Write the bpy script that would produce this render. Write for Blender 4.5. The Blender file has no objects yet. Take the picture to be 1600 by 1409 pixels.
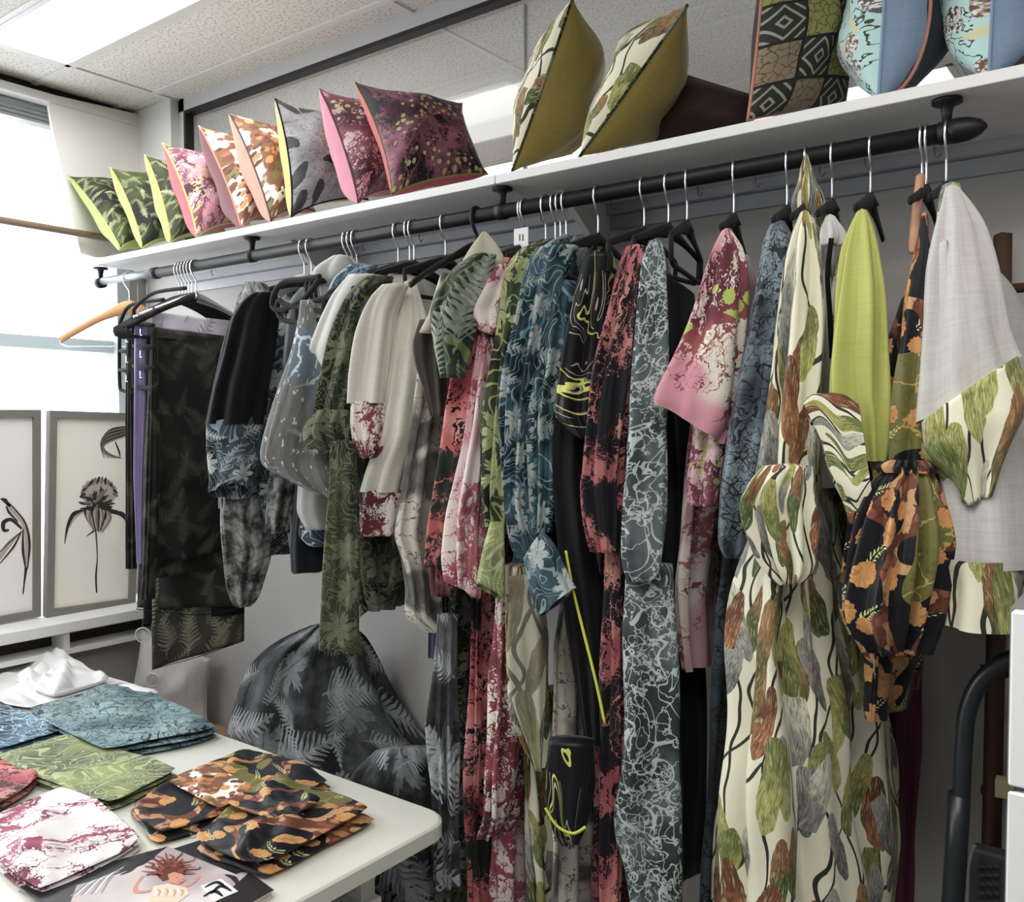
import bpy, math, random
import numpy as np
from mathutils import Vector, Matrix
random.seed(4); rng = np.random.default_rng(4)
sc = bpy.context.scene
# ---------------------------------------------------------------- camera, world, lights
F_PX = 1389.0; CU, CV = 800.0, 704.5
YAW, PIT = math.radians(37.05), math.radians(-2.04)
CAM = np.array([0.0, -1.71, 1.5])
cam = bpy.data.cameras.new('camera'); co = bpy.data.objects.new('camera', cam)
sc.collection.objects.link(co); sc.camera = co
cam.sensor_fit = 'HORIZONTAL'; cam.sensor_width = 36; cam.lens = 36 * F_PX / 1600; cam.clip_start = .02
co.location = CAM; co.rotation_euler = (math.radians(90) + PIT, 0, YAW)
sc.view_settings.view_transform = 'Standard'; sc.view_settings.look = 'None'
sc.view_settings.gamma = 1; sc.view_settings.use_curve_mapping = False
sc.view_settings.exposure = 0.16
w = bpy.data.worlds.new('sky'); sc.world = w; w.use_nodes = True
w.node_tree.nodes['Background'].inputs[0].default_value = (.93, .97, 1, 1)
w.node_tree.nodes['Background'].inputs[1].default_value = 3.2
def area(name, loc, rot, sx, sy, e, col=(1, 1, 1)):
    l = bpy.data.lights.new(name, 'AREA'); l.shape = 'RECTANGLE'; l.size = sx; l.size_y = sy; l.energy = e; l.color = col
    o = bpy.data.objects.new(name, l); sc.collection.objects.link(o); o.location = loc; o.rotation_euler = rot; return o
area('ceiling_glow_and_fill', (-2.12, -.5, 2.5), (0, 0, 0), 1.0, .24, 9)
area('ceiling_glow_and_fill', (.1, -1.5, 2.5), (0, 0, 0), 1.4, .7, 25, (1, .97, .93))  # added fill light on the camera side, out of view, for the garments
area('ceiling_glow_and_fill', (-1.5, -2.2, 2.5), (0, 0, 0), 1.6, .7, 19, (1, .98, .95))  # another added fill, out of view, lifting the room light
area('ceiling_glow_and_fill', (-1.6, 1.28, 2.5), (0, 0, 0), 1.8, .25, 40)
area('window_daylight', (-3.1, -1.7, 1.75), (0, math.radians(-90), 0), 1.6, 2.8, 30, (.93, .97, 1))
# ---------------------------------------------------------------- projection: a photo pixel seen on a plane of the room
Fv = np.array([-math.sin(YAW) * math.cos(PIT), math.cos(YAW) * math.cos(PIT), math.sin(PIT)])
Rv = np.array([math.cos(YAW), math.sin(YAW), 0.0]); Uv = np.cross(Rv, Fv)
def ray(u, v): return Fv + Rv * (u - CU) / F_PX - Uv * (v - CV) / F_PX
def on(u, v, ax, val):
    d = ray(u, v); return CAM + d * (val - CAM[ax]) / d[ax]
def at(u, v, Y): return on(u, v, 1, Y)
def atz(u, v, Z): return on(u, v, 2, Z)
# ---------------------------------------------------------------- objects
Z3 = (0, 0, 0)
def link(o): sc.collection.objects.link(o); return o
def tag(o, label=None, cat=None, group=None, kind=None):
    if label: o['label'] = label
    if cat: o['category'] = cat
    if group: o['group'] = group
    if kind: o['kind'] = kind
    return o
def thing(name, loc, label, cat, group=None):
    o = link(bpy.data.objects.new(name, None)); o.location = [float(x) for x in loc]; o.empty_display_size = .05
    return tag(o, label, cat, group)
def mesh(name, V, Fc, mat, par=None, uv=None, smooth=True, label=None):
    V = np.asarray(V, float)
    if par is not None:
        off = np.zeros(3); q = par
        while q is not None: off += np.array(q.location); q = q.parent
        V = V - off
    me = bpy.data.meshes.new(name); me.from_pydata(V.tolist(), [], [tuple(int(i) for i in f) for f in Fc])
    if mat: me.materials.append(mat)
    if smooth: me.polygons.foreach_set('use_smooth', [True] * len(me.polygons))
    l = me.uv_layers.new(name='UVMap')
    idx = np.zeros(len(me.loops), int); me.loops.foreach_get('vertex_index', idx)
    if uv is None:
        W = V if len(V) else V; uv = np.stack([W[:, 0] + W[:, 1] * .7, W[:, 2] + W[:, 1] * .7], 1)
    l.data.foreach_set('uv', np.asarray(uv, float)[idx].ravel())
    me.update(); o = link(bpy.data.objects.new(name, me)); o.parent = par
    if label: o['label'] = label
    return o
class MB:
    def __init__(s): s.V = []; s.F = []
    def add(s, V, F):
        n = len(s.V); s.V += [list(map(float, v)) for v in V]; s.F += [tuple(i + n for i in f) for f in F]; return s
    def box(s, a, b, bev=0):
        (x0, y0, z0), (x1, y1, z1) = [min(p, q) for p, q in zip(a, b)], [max(p, q) for p, q in zip(a, b)]
        if bev:
            # chamfered box
            V = []; e = bev
            for x, sx in ((x0, 1), (x1, -1)):
                for y, sy in ((y0, 1), (y1, -1)):
                    for z, sz in ((z0, 1), (z1, -1)):
                        V += [(x, y + sy * e, z + sz * e), (x + sx * e, y, z + sz * e), (x + sx * e, y + sy * e, z)]
            def I(i, j, k, t): return (i * 4 + j * 2 + k) * 3 + t
            F = []
            for i in (0, 1): F.append((I(i, 0, 0, 0), I(i, 1, 0, 0), I(i, 1, 1, 0), I(i, 0, 1, 0)))
            for j in (0, 1): F.append((I(0, j, 0, 1), I(1, j, 0, 1), I(1, j, 1, 1), I(0, j, 1, 1)))
            for k in (0, 1): F.append((I(0, 0, k, 2), I(1, 0, k, 2), I(1, 1, k, 2), I(0, 1, k, 2)))
            for i in (0, 1):
                for j in (0, 1): F.append((I(i, j, 0, 0), I(i, j, 1, 0), I(i, j, 1, 1), I(i, j, 0, 1)))
                for k in (0, 1): F.append((I(i, 0, k, 0), I(i, 1, k, 0), I(i, 1, k, 2), I(i, 0, k, 2)))
            for j in (0, 1):
                for k in (0, 1): F.append((I(0, j, k, 1), I(1, j, k, 1), I(1, j, k, 2), I(0, j, k, 2)))
            for i in (0, 1):
                for j in (0, 1):
                    for k in (0, 1): F.append((I(i, j, k, 0), I(i, j, k, 1), I(i, j, k, 2)))
            return s.add(V, F)
        V = [(x, y, z) for x in (x0, x1) for y in (y0, y1) for z in (z0, z1)]
        return s.add(V, [(0, 1, 3, 2), (4, 6, 7, 5), (0, 4, 5, 1), (2, 3, 7, 6), (0, 2, 6, 4), (1, 5, 7, 3)])
    def sweep(s, pts, r, seg=8, closed=False, flat=1.0):
        P = np.array(pts, float); n = len(P); r = np.broadcast_to(np.asarray(r, float), (n,)); V = []
        T = np.gradient(P, axis=0) if not closed else np.roll(P, -1, 0) - np.roll(P, 1, 0)
        T /= np.linalg.norm(T, axis=1)[:, None] + 1e-12
        ref = np.array([0, 0, 1.]) if abs(T[0][2]) < .8 else np.array([1., 0, 0])
        N = np.cross(T[0], ref); N /= np.linalg.norm(N)
        for i in range(n):
            N = N - T[i] * (N @ T[i]); N /= np.linalg.norm(N) + 1e-12; B = np.cross(T[i], N)
            for k in range(seg):
                t = 2 * math.pi * k / seg; V.append(P[i] + r[i] * (math.cos(t) * N * flat + math.sin(t) * B))
        F = []
        for i in range(n if closed else n - 1):
            for k in range(seg):
                a, b = i * seg + k, i * seg + (k + 1) % seg; c = ((i + 1) % n) * seg + (k + 1) % seg; d = ((i + 1) % n) * seg + k
                F.append((a, b, c, d))
        if not closed: F += [tuple(range(seg))[::-1], tuple(range((n - 1) * seg, n * seg))]
        return s.add(V, F)
    def build(s, name, mat, par=None, smooth=False, label=None): return mesh(name, s.V, s.F, mat, par, None, smooth, label)
def box(name, a, b, mat, par=None, bev=0, label=None): return MB().box(a, b, bev).build(name, mat, par, label=label)
def wire(name, pts, r, mat, par=None, seg=8, closed=False, flat=1, label=None): return MB().sweep(pts, r, seg, closed, flat).build(name, mat, par, True, label)
def smooth_path(P, n=40):
    P = np.array(P, float); t = np.linspace(0, 1, len(P)); q = np.linspace(0, 1, n)
    out = []
    for x in q:
        i = min(int(x * (len(P) - 1)), len(P) - 2); f = x * (len(P) - 1) - i
        p0, p1, p2, p3 = P[max(i - 1, 0)], P[i], P[i + 1], P[min(i + 2, len(P) - 1)]
        out.append(.5 * (2 * p1 + (p2 - p0) * f + (2 * p0 - 5 * p1 + 4 * p2 - p3) * f * f + (3 * p1 - p0 - 3 * p2 + p3) * f ** 3))
    return np.array(out)
# ---------------------------------------------------------------- node expressions
class X:
    def __init__(s, k, so): s.k = k; s.so = so
    def __add__(s, o): return s.k.m('ADD', s, o)
    __radd__ = __add__
    def __sub__(s, o): return s.k.m('SUBTRACT', s, o)
    def __rsub__(s, o): return s.k.m('SUBTRACT', o, s)
    def __mul__(s, o): return s.k.m('MULTIPLY', s, o)
    __rmul__ = __mul__
    def __truediv__(s, o): return s.k.m('DIVIDE', s, o)
    def __lt__(s, o): return s.k.m('LESS_THAN', s, o)
    def __gt__(s, o): return s.k.m('GREATER_THAN', s, o)
class K:
    def __init__(s, nt): s.nt = nt
    def put(s, inp, v):
        if isinstance(v, X): s.nt.links.new(v.so, inp)
        elif v is not None:
            if isinstance(v, (tuple, list)) and len(v) == 3 and inp.type == 'RGBA': v = (*v, 1)
            inp.default_value = v
    def m(s, op, a, b=None, c=None):
        n = s.nt.nodes.new('ShaderNodeMath'); n.operation = op
        for i, v in enumerate((a, b, c)):
            if v is not None: s.put(n.inputs[i], v)
        return X(s, n.outputs[0])
    def abs(s, a): return s.m('ABSOLUTE', a)
    def sin(s, a): return s.m('SINE', a)
    def mx(s, a, b): return s.m('MAXIMUM', a, b)
    def mn(s, a, b): return s.m('MINIMUM', a, b)
    def pw(s, a, b): return s.m('POWER', a, b)
    def fr(s, a): return s.m('FRACT', a)
    def step(s, a, lo, hi):
        n = s.nt.nodes.new('ShaderNodeMapRange'); n.interpolation_type = 'SMOOTHSTEP'
        s.put(n.inputs[0], a); n.inputs[1].default_value = lo; n.inputs[2].default_value = hi; return X(s, n.outputs[0])
    def sep(s, v):
        n = s.nt.nodes.new('ShaderNodeSeparateXYZ'); s.put(n.inputs[0], v); return [X(s, o) for o in n.outputs]
    def vec(s, x, y, z=0.0):
        n = s.nt.nodes.new('ShaderNodeCombineXYZ')
        for i, v in enumerate((x, y, z)): s.put(n.inputs[i], v)
        return X(s, n.outputs[0])
    def noise(s, x, y, sc_, det=3, rough=.55, seed=0.0, dist=0.0, col=False):
        n = s.nt.nodes.new('ShaderNodeTexNoise'); n.noise_dimensions = '2D'
        s.put(n.inputs['Vector'], s.vec(x + seed * 3.17, y + seed * 1.31)); n.inputs['Scale'].default_value = sc_
        n.inputs['Detail'].default_value = det; n.inputs['Roughness'].default_value = rough; n.inputs['Distortion'].default_value = dist
        return X(s, n.outputs['Color' if col else 'Fac'])
    def vor(s, x, y, sc_, feat='F1', rnd=1.0, seed=0.0):
        n = s.nt.nodes.new('ShaderNodeTexVoronoi'); n.voronoi_dimensions = '2D'; n.feature = feat
        px, py = x * sc_ + seed * 5.3, y * sc_ + seed * 2.7
        s.put(n.inputs['Vector'], s.vec(px, py)); n.inputs['Scale'].default_value = 1; n.inputs['Randomness'].default_value = rnd
        if feat == 'DISTANCE_TO_EDGE': return X(s, n.outputs['Distance'])
        qx, qy, _ = s.sep(X(s, n.outputs['Position'])); cr, cg, cb = s.sep(X(s, n.outputs['Color']))
        return px - qx, py - qy, cr, cg, cb, X(s, n.outputs['Distance'])
    def mix(s, f, a, b):
        n = s.nt.nodes.new('ShaderNodeMix'); n.data_type = 'RGBA'; n.clamp_factor = True
        s.put(n.inputs[0], f); s.put(n.inputs[6], a); s.put(n.inputs[7], b); return X(s, n.outputs[2])
    def pal(s, f, cols, const=True):
        n = s.nt.nodes.new('ShaderNodeValToRGB'); r = n.color_ramp; r.interpolation = 'CONSTANT' if const else 'LINEAR'
        while len(r.elements) < len(cols): r.elements.new(.5)
        for i, c in enumerate(cols): r.elements[i].position = i / (len(cols) if const else max(1, len(cols) - 1)); r.elements[i].color = (*c, 1)
        s.put(n.inputs[0], f); return X(s, n.outputs[0])
    # printed motifs; every one returns a 0..1 mask
    def local(s, x, y, sc_, seed, base=0.0, rng_=6.28, rnd=.75, org=.09):
        if org:
            g = org / sc_; x, y = x + (s.noise(x, y, sc_ * 2.2, 2, .5, seed) - .5) * g * 2, y + (s.noise(x, y, sc_ * 2.2, 2, .5, seed + 4) - .5) * g * 2
        dx, dy, cr, cg, cb, d = s.vor(x, y, sc_, seed=seed, rnd=rnd)
        a = cr * rng_ + base; c, sn = s.m('COSINE', a), s.sin(a)
        return dx * c + dy * sn, dy * c - dx * sn, cg, cb, d
    def fern(s, x, y, sc_, seed=1.0, base=0.0, rng_=6.28, W=.2, n=11.0, keep=.9):
        lx, ly, cg, cb, d = s.local(x, y, sc_, seed, base, rng_)
        lx = lx + ly * ly * (cg - .5) * .5
        ax = s.abs(lx); t = ly * 1.0 + .5
        env = s.pw(s.mx(1 - t, .001), .75) * s.mn(s.mx(t, 0) * 5 + .05, 1) * W
        q = ax / s.mx(env, .0005)
        ph = s.abs(s.fr(ly * n - ax * n * .8) - .5) * 2
        m1 = (ph < (.95 - q * .75)) * (q < 1.0)
        fine = s.abs(s.fr(ax * n * 4.0) - .5) * .5
        m1 = m1 * ((ph + fine * 1.3) < 1.12 - q * .6)
        stem = (ax < .011) * (s.abs(t - .45) < .55)
        return s.mx(m1, stem) * (cb < keep), cg, lx, ly
    def maple(s, x, y, sc_, seed=1.0, keep=.8, R=.44):
        lx, ly, cg, cb, d = s.local(x, y, sc_, seed)
        r = s.m('SQRT', lx * lx + ly * ly); th = s.m('ARCTAN2', lx, ly)
        rad = (s.pw(s.abs(s.m('COSINE', th * 3.5)), .8) * .62 + .34) * (s.abs(s.sin(th * 19.0)) * .22 + .85) * R
        vein = s.mn(s.abs(lx), s.abs(s.sin(th * 3.5)) * r)
        return (r < rad) * (cb < keep) * (vein > .008), cg, lx, ly
    def oval(s, x, y, sc_, seed=1.0, base=0.0, rng_=1.2, wd=.17, keep=.9, asp=1.0):
        lx, ly, cg, cb, d = s.local(x, y * asp, sc_, seed, base, rng_)
        w_ = (ly * .35 + 1.0) * wd
        q = s.pw(lx / w_, 2.0) + s.pw(ly / .46, 2.0)
        return (q < 1.0) * (cb < keep), cg, lx, ly
    def disc(s, x, y, sc_, seed=1.0, keep=.6, R=.36):
        lx, ly, cg, cb, d = s.local(x, y, sc_, seed)
        th = s.m('ARCTAN2', lx, ly); r = d * (s.sin(th * 11.0) * .06 + 1.0)
        return (r < (cg * .4 + .6) * R) * (cb < keep), cg, lx, ly
    def curls(s, x, y, sc_, k_=6.0, wd=.09, seed=0.0, dist=.6):
        nn = s.noise(x, y, sc_, 1.5, .5, seed, dist)
        return s.abs(s.fr(nn * k_) - .5) < wd
    def net(s, x, y, sc_, wd=.05, seed=0.0, warp=.35):
        nx = s.noise(x, y, sc_ * 1.3, 3, .6, seed + 2) - .5; ny = s.noise(x, y, sc_ * 1.3, 3, .6, seed + 7) - .5
        g = warp / sc_ * 2.2
        return s.vor(x + nx * g, y + ny * g, sc_, 'DISTANCE_TO_EDGE', seed=seed) < wd
    def coral(s, x, y, sc_, seed=0.0, fill=.5):
        nx = s.noise(x, y, sc_ * .8, 4, .7, seed + 2) - .5; ny = s.noise(x, y, sc_ * .8, 4, .7, seed + 7) - .5
        g = 1.5 / sc_; X_, Y_ = x + nx * g, y + ny * g
        reg = s.noise(x, y, sc_ * .33, 2, .5, seed + 4)
        a = s.vor(X_, Y_ * .38, sc_, 'DISTANCE_TO_EDGE', seed=seed) < s.step(reg, fill - .04, fill + .16) * .10
        b = s.vor(X_, Y_ * .45, sc_ * 2.4, 'DISTANCE_TO_EDGE', seed=seed + 1) < s.step(reg, fill, fill + .14) * .08
        d = s.vor(X_, Y_ * .6, sc_ * 5.0, 'DISTANCE_TO_EDGE', seed=seed + 3) < s.step(reg, fill + .03, fill + .25) * .10
        return s.mx(s.mx(a, b), d) * (reg > fill - .03)
MATS = {}
def new_mat(name):
    m = bpy.data.materials.new(name); m.use_nodes = True; nt = m.node_tree; return m, nt, nt.nodes['Principled BSDF']
def plain(name, col, rough=.6, metal=0.0, bump=0.0, bs=60.0, sheen=0.0, emit=None, alpha=1.0, var=0.0, vs=8.0, trans=0.0):
    if name in MATS: return MATS[name]
    m, nt, b = new_mat(name); k = K(nt)
    b.inputs['Roughness'].default_value = rough; b.inputs['Metallic'].default_value = metal
    b.inputs['Base Color'].default_value = (*col, 1); b.inputs['Sheen Weight'].default_value = sheen; b.inputs['Alpha'].default_value = alpha
    b.inputs['Transmission Weight'].default_value = trans
    tc = nt.nodes.new('ShaderNodeTexCoord')
    def nz(scale, det=4):
        n = nt.nodes.new('ShaderNodeTexNoise'); nt.links.new(tc.outputs['Object'], n.inputs['Vector']); n.inputs['Scale'].default_value = scale; n.inputs['Detail'].default_value = det; return X(k, n.outputs[0])
    n1 = nz(vs)
    if var: k.put(b.inputs['Base Color'], k.mix(n1, tuple(c * (1 - var) for c in col), tuple(min(1, c * (1 + var)) for c in col)))
    if bump:
        bn = nt.nodes.new('ShaderNodeBump'); bn.inputs['Strength'].default_value = bump; bn.inputs['Distance'].default_value = .004
        k.put(bn.inputs['Height'], nz(bs)); nt.links.new(bn.outputs[0], b.inputs['Normal'])
    if emit: b.inputs['Emission Color'].default_value = (*col, 1); b.inputs['Emission Strength'].default_value = emit
    MATS[name] = m; return m
def fabric(name, fn, rough=.7, sheen=.15, alpha=1.0, weave=.25, crease=.35, scale=1.0):
    m, nt, b = new_mat(name); k = K(nt)
    uvn = nt.nodes.new('ShaderNodeUVMap'); uvn.uv_map = 'UVMap'
    x, y, _ = k.sep(X(k, uvn.outputs[0]))
    if scale != 1: x, y = x * scale, y * scale
    hs = nt.nodes.new('ShaderNodeHueSaturation'); hs.inputs['Saturation'].default_value = .84; hs.inputs['Value'].default_value = .95
    k.put(hs.inputs['Color'], fn(k, x, y)); nt.links.new(hs.outputs[0], b.inputs['Base Color']); b.inputs['Roughness'].default_value = rough
    b.inputs['Sheen Weight'].default_value = sheen * .35; b.inputs['Alpha'].default_value = alpha
    b.inputs['Specular IOR Level'].default_value = .22
    bn = nt.nodes.new('ShaderNodeBump'); bn.inputs['Strength'].default_value = crease; bn.inputs['Distance'].default_value = .02
    h = k.noise(x, y * .35, 9 / scale, 3, .5, 3.0) + k.noise(x, y, 420 / scale, 1, .5) * weave * .1
    k.put(bn.inputs['Height'], h); nt.links.new(bn.outputs[0], b.inputs['Normal'])
    MATS[name] = m; return m
# ---- palette of prints
def c_(h):  # sRGB hex to linear
    v = [int(h[i:i + 2], 16) / 255 for i in (0, 2, 4)]
    return tuple(x / 12.92 if x <= .04045 else ((x + .055) / 1.055) ** 2.4 for x in v)
def p_fern(bg1, bg2, l1, l2, sc_=7.0, tangle=None, n=11.0, keep=.85, base=0.0, rng_=6.28, W=.22, third=True):
    def f(k, x, y):
        c = k.mix(k.step(k.noise(x, y, 7, 4), .35, .65), bg1, bg2)
        if tangle: c = k.mix(k.curls(x, y, 9, 9, .1, 5) * .8, c, tangle)
        for i, (s_, sd) in enumerate(((sc_ * 1.35, 2.2), (sc_, 5.1), (sc_ * 1.15, 9.4))[:3 if third else 2]):
            m, cg, lx, ly = k.fern(x, y, s_, sd, base, rng_, W, n, keep)
            lc = k.mix(cg, l1, l2); lc = k.mix(k.noise(x, y, 60, 2) * .6, lc, bg1)
            c = k.mix(m * (.55 + .2 * i), c, lc)
        return c
    return f
def p_slate(k, x, y, bg=c_('10161e'), bg2=c_('3c4c58'), lf=c_('c9d2d0'), tg=c_('8fb0bd'), sc_=8.0):
    c = k.mix(k.step(k.noise(x, y, 8, 4), .35, .68), bg, bg2)
    c = k.mix(k.curls(x, y, 11, 9, .09, 5) * .55, c, tg)
    m, cg, lx, ly = k.maple(x, y, sc_ * 1.2, 3.3, .55); c = k.mix(m * .7, c, lf)
    m, cg, lx, ly = k.fern(x, y, sc_, 6.3, .4, 1.6, .25, 9.0, .75); return k.mix(m * .85, c, k.mix(k.noise(x, y, 50, 2), lf, bg2))
def p_teal(k, x, y): return p_slate(k, x, y, c_('0c212a'), c_('355864'), c_('b3bdb8'), c_('7fb0bd'), 9.0)
def p_mound(k, x, y):
    c = k.mix(k.step(k.noise(x, y, 5, 5, .65), .36, .66), c_('131517'), c_('565a5e'))
    m, cg, lx, ly = k.maple(x, y, 5.5, 3.3, .6); c = k.mix(m * .45, c, c_('9aa3a8'))
    m, cg, lx, ly = k.fern(x, y, 4.2, 1.3, 1.2, 1.4, .32, 13.0, .95); c = k.mix(m * .75, c, k.mix(k.noise(x, y, 40, 2), c_('c8d0d2'), c_('70767b')))
    m, cg, lx, ly = k.fern(x, y, 7.5, 8.3, 0, 6.28, .28, 11.0, .85); c = k.mix(m * .6, c, c_('a9b0b4')); return k.mix(k.step(k.noise(x, y, 9, 4, .6, 5), .5, .7) * .6, c, c_('17191c'))
def p_tangle(bg1, bg2, t1, t2, sc_=8.0):
    def f(k, x, y):
        c = k.mix(k.step(k.noise(x, y, 5, 4), .38, .64), bg1, bg2)
        c = k.mix(k.curls(x, y, sc_, 11, .1, 3) * .6, c, t1); c = k.mix(k.curls(x, y, sc_ * 1.8, 8, .09, 8) * .5, c, t2)
        m, cg, lx, ly = k.maple(x, y, 7, 3.3, .45); return k.mix(m * .6, c, t2)
    return f
def p_limeleaf(k, x, y):
    c = k.mix(k.step(k.noise(x, y, 6, 4), .4, .6), c_('10150e'), c_('38452a'))
    c = k.mix(k.curls(x, y, 9, 8, .08, 3) * .6, c, c_('a8b86a'))
    m, cg, lx, ly = k.maple(x, y, 9, 3.3, .9, .5); c = k.mix(m, c, k.mix(k.noise(x, y, 30, 3), c_('667344'), c_('b4bb7c')))
    m, cg, lx, ly = k.fern(x, y, 9, 4.4, 0, 6.28, .3, 7, .6); return k.mix(m * .8, c, c_('c2cc84'))
def p_coral(bg1, bg2, cs, sc_=13.0, fill=.42, lime=None, seed=0.0, ls=34):
    def f(k, x, y):
        c = k.mix(k.step(k.noise(x, y, 5, 3, .5, 3 + seed), .45, .58), bg1, bg2)
        cc = k.pal(k.step(k.noise(x, y, 6, 3, .5, 9 + seed), .32, .68), cs, False)
        c = k.mix(k.coral(x, y, sc_, 1 + seed, fill), c, cc)
        c = k.mix(k.coral(x, y, sc_ * 1.5, 5 + seed, fill + .02), c, k.mix(.35, cc, cs[0]))
        if lime:
            m, cg, lx, ly = k.disc(x, y, ls, 2.2, .5, .42); m = m * (k.abs(k.noise(x, y, 4, 1, .5, 12) - .5) < .07); c = k.mix(m, c, lime)
        return c
    return f
def p_thistle(k, x, y):
    c = k.mix(k.noise(x, y * .12, 60, 4, .7, 1), c_('1c1c1d'), c_('8a8a86'))
    c = k.mix(k.step(k.noise(x, y, 4, 2), .48, .62), c, k.mix(k.net(x, y, 11, .045, 2), c_('566875'), c_('b6c6cd')))
    return k.mix((k.noise(x, y * .4, 120, 2, .5, 4) > .68) * .8, c, c_('d0d0cc'))
def p_mottle(k, x, y):
    return k.mix(k.curls(x, y, 12, 6, .12, 2) * .5, k.mix(k.step(k.noise(x, y, 22, 5, .7), .35, .65), c_('232427'), c_('8f908e')), c_('3a3b3e'))
def p_marble(k, x, y):
    n = k.noise(x, y * .5, 4.5, 3, .55, 2, 1.2); w_ = k.fr(n * 17 + x * 4.0)
    c = k.mix(k.abs(w_ - .5) < .06, c_('0d0f14'), c_('a79f86')); c = k.mix((k.noise(x, y, 5, 1, .5, 8) > .52) * 1.0, c, c_('0d0f15'))
    return k.mix(k.abs(n - .5) < .006, c, c_('c9cf4a'))
def p_twigs(bg1, bg2, tw, sc_=13.0):
    def f(k, x, y):
        c = k.mix(k.step(k.noise(x, y, 5, 3), .36, .64), bg1, bg2)
        c = k.mix(k.net(x, y, sc_, .035, 1, .7) * .85, c, tw); c = k.mix(k.curls(x, y, sc_ * .7, 7, .065, 6) * .9, c, tw)
        return k.mix((k.net(x, y, sc_ * 2.3, .05, 4, .8) * (k.noise(x, y, 5, 2, .5, 9) > .5)) * .8, c, tw)
    return f
def p_ivorytwig(k, x, y):
    c = k.mix(k.net(x, y, 14, .025, 1, .7) * .8, c_('c9c6b9'), c_('2b2a2a'))
    reg = k.step(k.noise(x, y, 3.2, 3, .5, 4), .5, .56); return k.mix(reg, c, k.mix(k.noise(x * 3, y, 22, 3), c_('201f20'), c_('8d8c84')))
def p_paddle(k, x, y, sc_=8.5):
    c = c_('dcd9bd'); cx = x + (k.noise(x, y, 3.2, 2, .5, 6) - .5) * .16
    c = k.mix((k.abs(k.fr(cx * 17.0) - .5) < .05), c, c_('2c2f26'))
    cx2 = x + y * .35 + (k.noise(x, y, 4, 2, .5, 3) - .5) * .2
    c = k.mix((k.abs(k.fr(cx2 * 9.0) - .5) < .035), c, c_('34372c'))
    cols = [c_('6c7836'), c_('9b5a26'), c_('a5a548'), c_('8b8c88'), c_('4c5c2c'), c_('aeb05a'), c_('6b6c6e'), c_('6c5a2c')]
    cols2 = [c_('a3a04c'), c_('6c3418'), c_('6b7a34'), c_('c9c9b4'), c_('8c5a2a'), c_('7c8240'), c_('9a9a94'), c_('9b6a34')]
    for s_, sd, kp in ((sc_ * 1.25, 15.3, .8), (sc_, 3.1, .8), (sc_ * 1.15, 7.7, .8), (sc_ * .9, 12.4, .6)):
        m, cg, lx, ly = k.oval(x, y, s_, sd, -.55, 1.1, .17, kp, .58)
        gr = k.step(ly + (k.noise(lx, ly, 5, 2, .6, sd) - .5) * .7, -.15, .2)
        lc = k.mix(gr, k.pal(cg, cols), k.pal(cg, cols2)); hat = k.noise(lx, ly * .12, 55, 3, .75, sd); lc = k.mix(k.step(hat, .46, .6) * .6, lc, c_('23280f')); lc = k.mix(k.step(k.noise(lx, ly * .12, 48, 2, .6, sd + 3), .58, .7) * .5, lc, c_('d7d39a'))
        c = k.mix(m, c, lc)
    return c
def p_autumn(k, x, y):
    c = k.mix(k.noise(x, y, 90, 2), c_('0b0c12'), c_('1e2029'))
    reg = k.noise(x, y, 5.5, 1, .4, 2)
    band = k.abs(reg - .5) < .055
    m, cg, lx, ly = k.disc(x, y, 34, 4.1, 1.0, .7); oc = k.pal(cg, [c_('8a4424'), c_('b07238'), c_('6c331c'), c_('c29050')])
    c = k.mix(band, c, k.mix(m, c_('5e2e18'), oc))
    g = k.noise(x, y, 4.0, 1, .4, 11) > .6; c = k.mix(g, c, k.mix(k.net(x, y, 10, .02, 3), c_('6e6a2e'), c_('b79a3c')))
    m, cg, lx, ly = k.fern(x, y, 9, 3.0, .5, .8, .13, 12.0, .5); dots = m * (k.abs(lx) > .02); c = k.mix(dots * (band < .5), c, c_('d6d98a'))
    m, cg, lx, ly = k.disc(x, y, 13, 8.1, .52, .36); th = k.m('ARCTAN2', lx, ly); dc = k.mix(k.abs(k.sin(th * 7.0)) < .16, k.mix(k.noise(x, y, 40, 2), c_('b86c20'), c_('dba23c')), c_('9a5a1e')); c = k.mix(m, c, dc)
    return k.mix((k.noise(x, y, 60, 3, .7, 5) > .6) * .3, c, c_('1a1310'))
def p_orangefloral(k, x, y):
    c = k.mix(k.step(k.noise(x, y, 11, 2), .44, .5), c_('e4ddd2'), c_('7a4a26'))
    m, cg, lx, ly = k.disc(x, y, 22, 3, .7, .45); c = k.mix(m, c, k.pal(cg, [c_('9a5222'), c_('c98334'), c_('6b3a1f'), c_('6d6a35')]))
    m, cg, lx, ly = k.disc(x, y, 42, 5, .8, .5); return k.mix(m * (k.noise(x, y, 8, 1, .5, 5) > .5), c, k.pal(cg, [c_('5a2e18'), c_('b56a2c')]))
def p_greyblack(k, x, y):
    c = k.mix(k.noise(x, y, 9, 5, .7), c_('2b2c2e'), c_('b5b3b5')); c = k.mix(k.curls(x, y, 5, 9, .1, 4) * .6 * (k.noise(x, y, 4, 1, .5, 2) > .5), c, c_('a9b05a'))
    m, cg, lx, ly = k.oval(x, y, 9, 3, 0, 6.28, .2, .7); c = k.mix(m, c, k.mix(k.noise(x, y, 20, 3), c_('0f1113'), c_('4a4a4c')))
    return k.mix(k.net(x, y, 22, .03, 3, .8) * .6, c, c_('17181a'))
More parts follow.
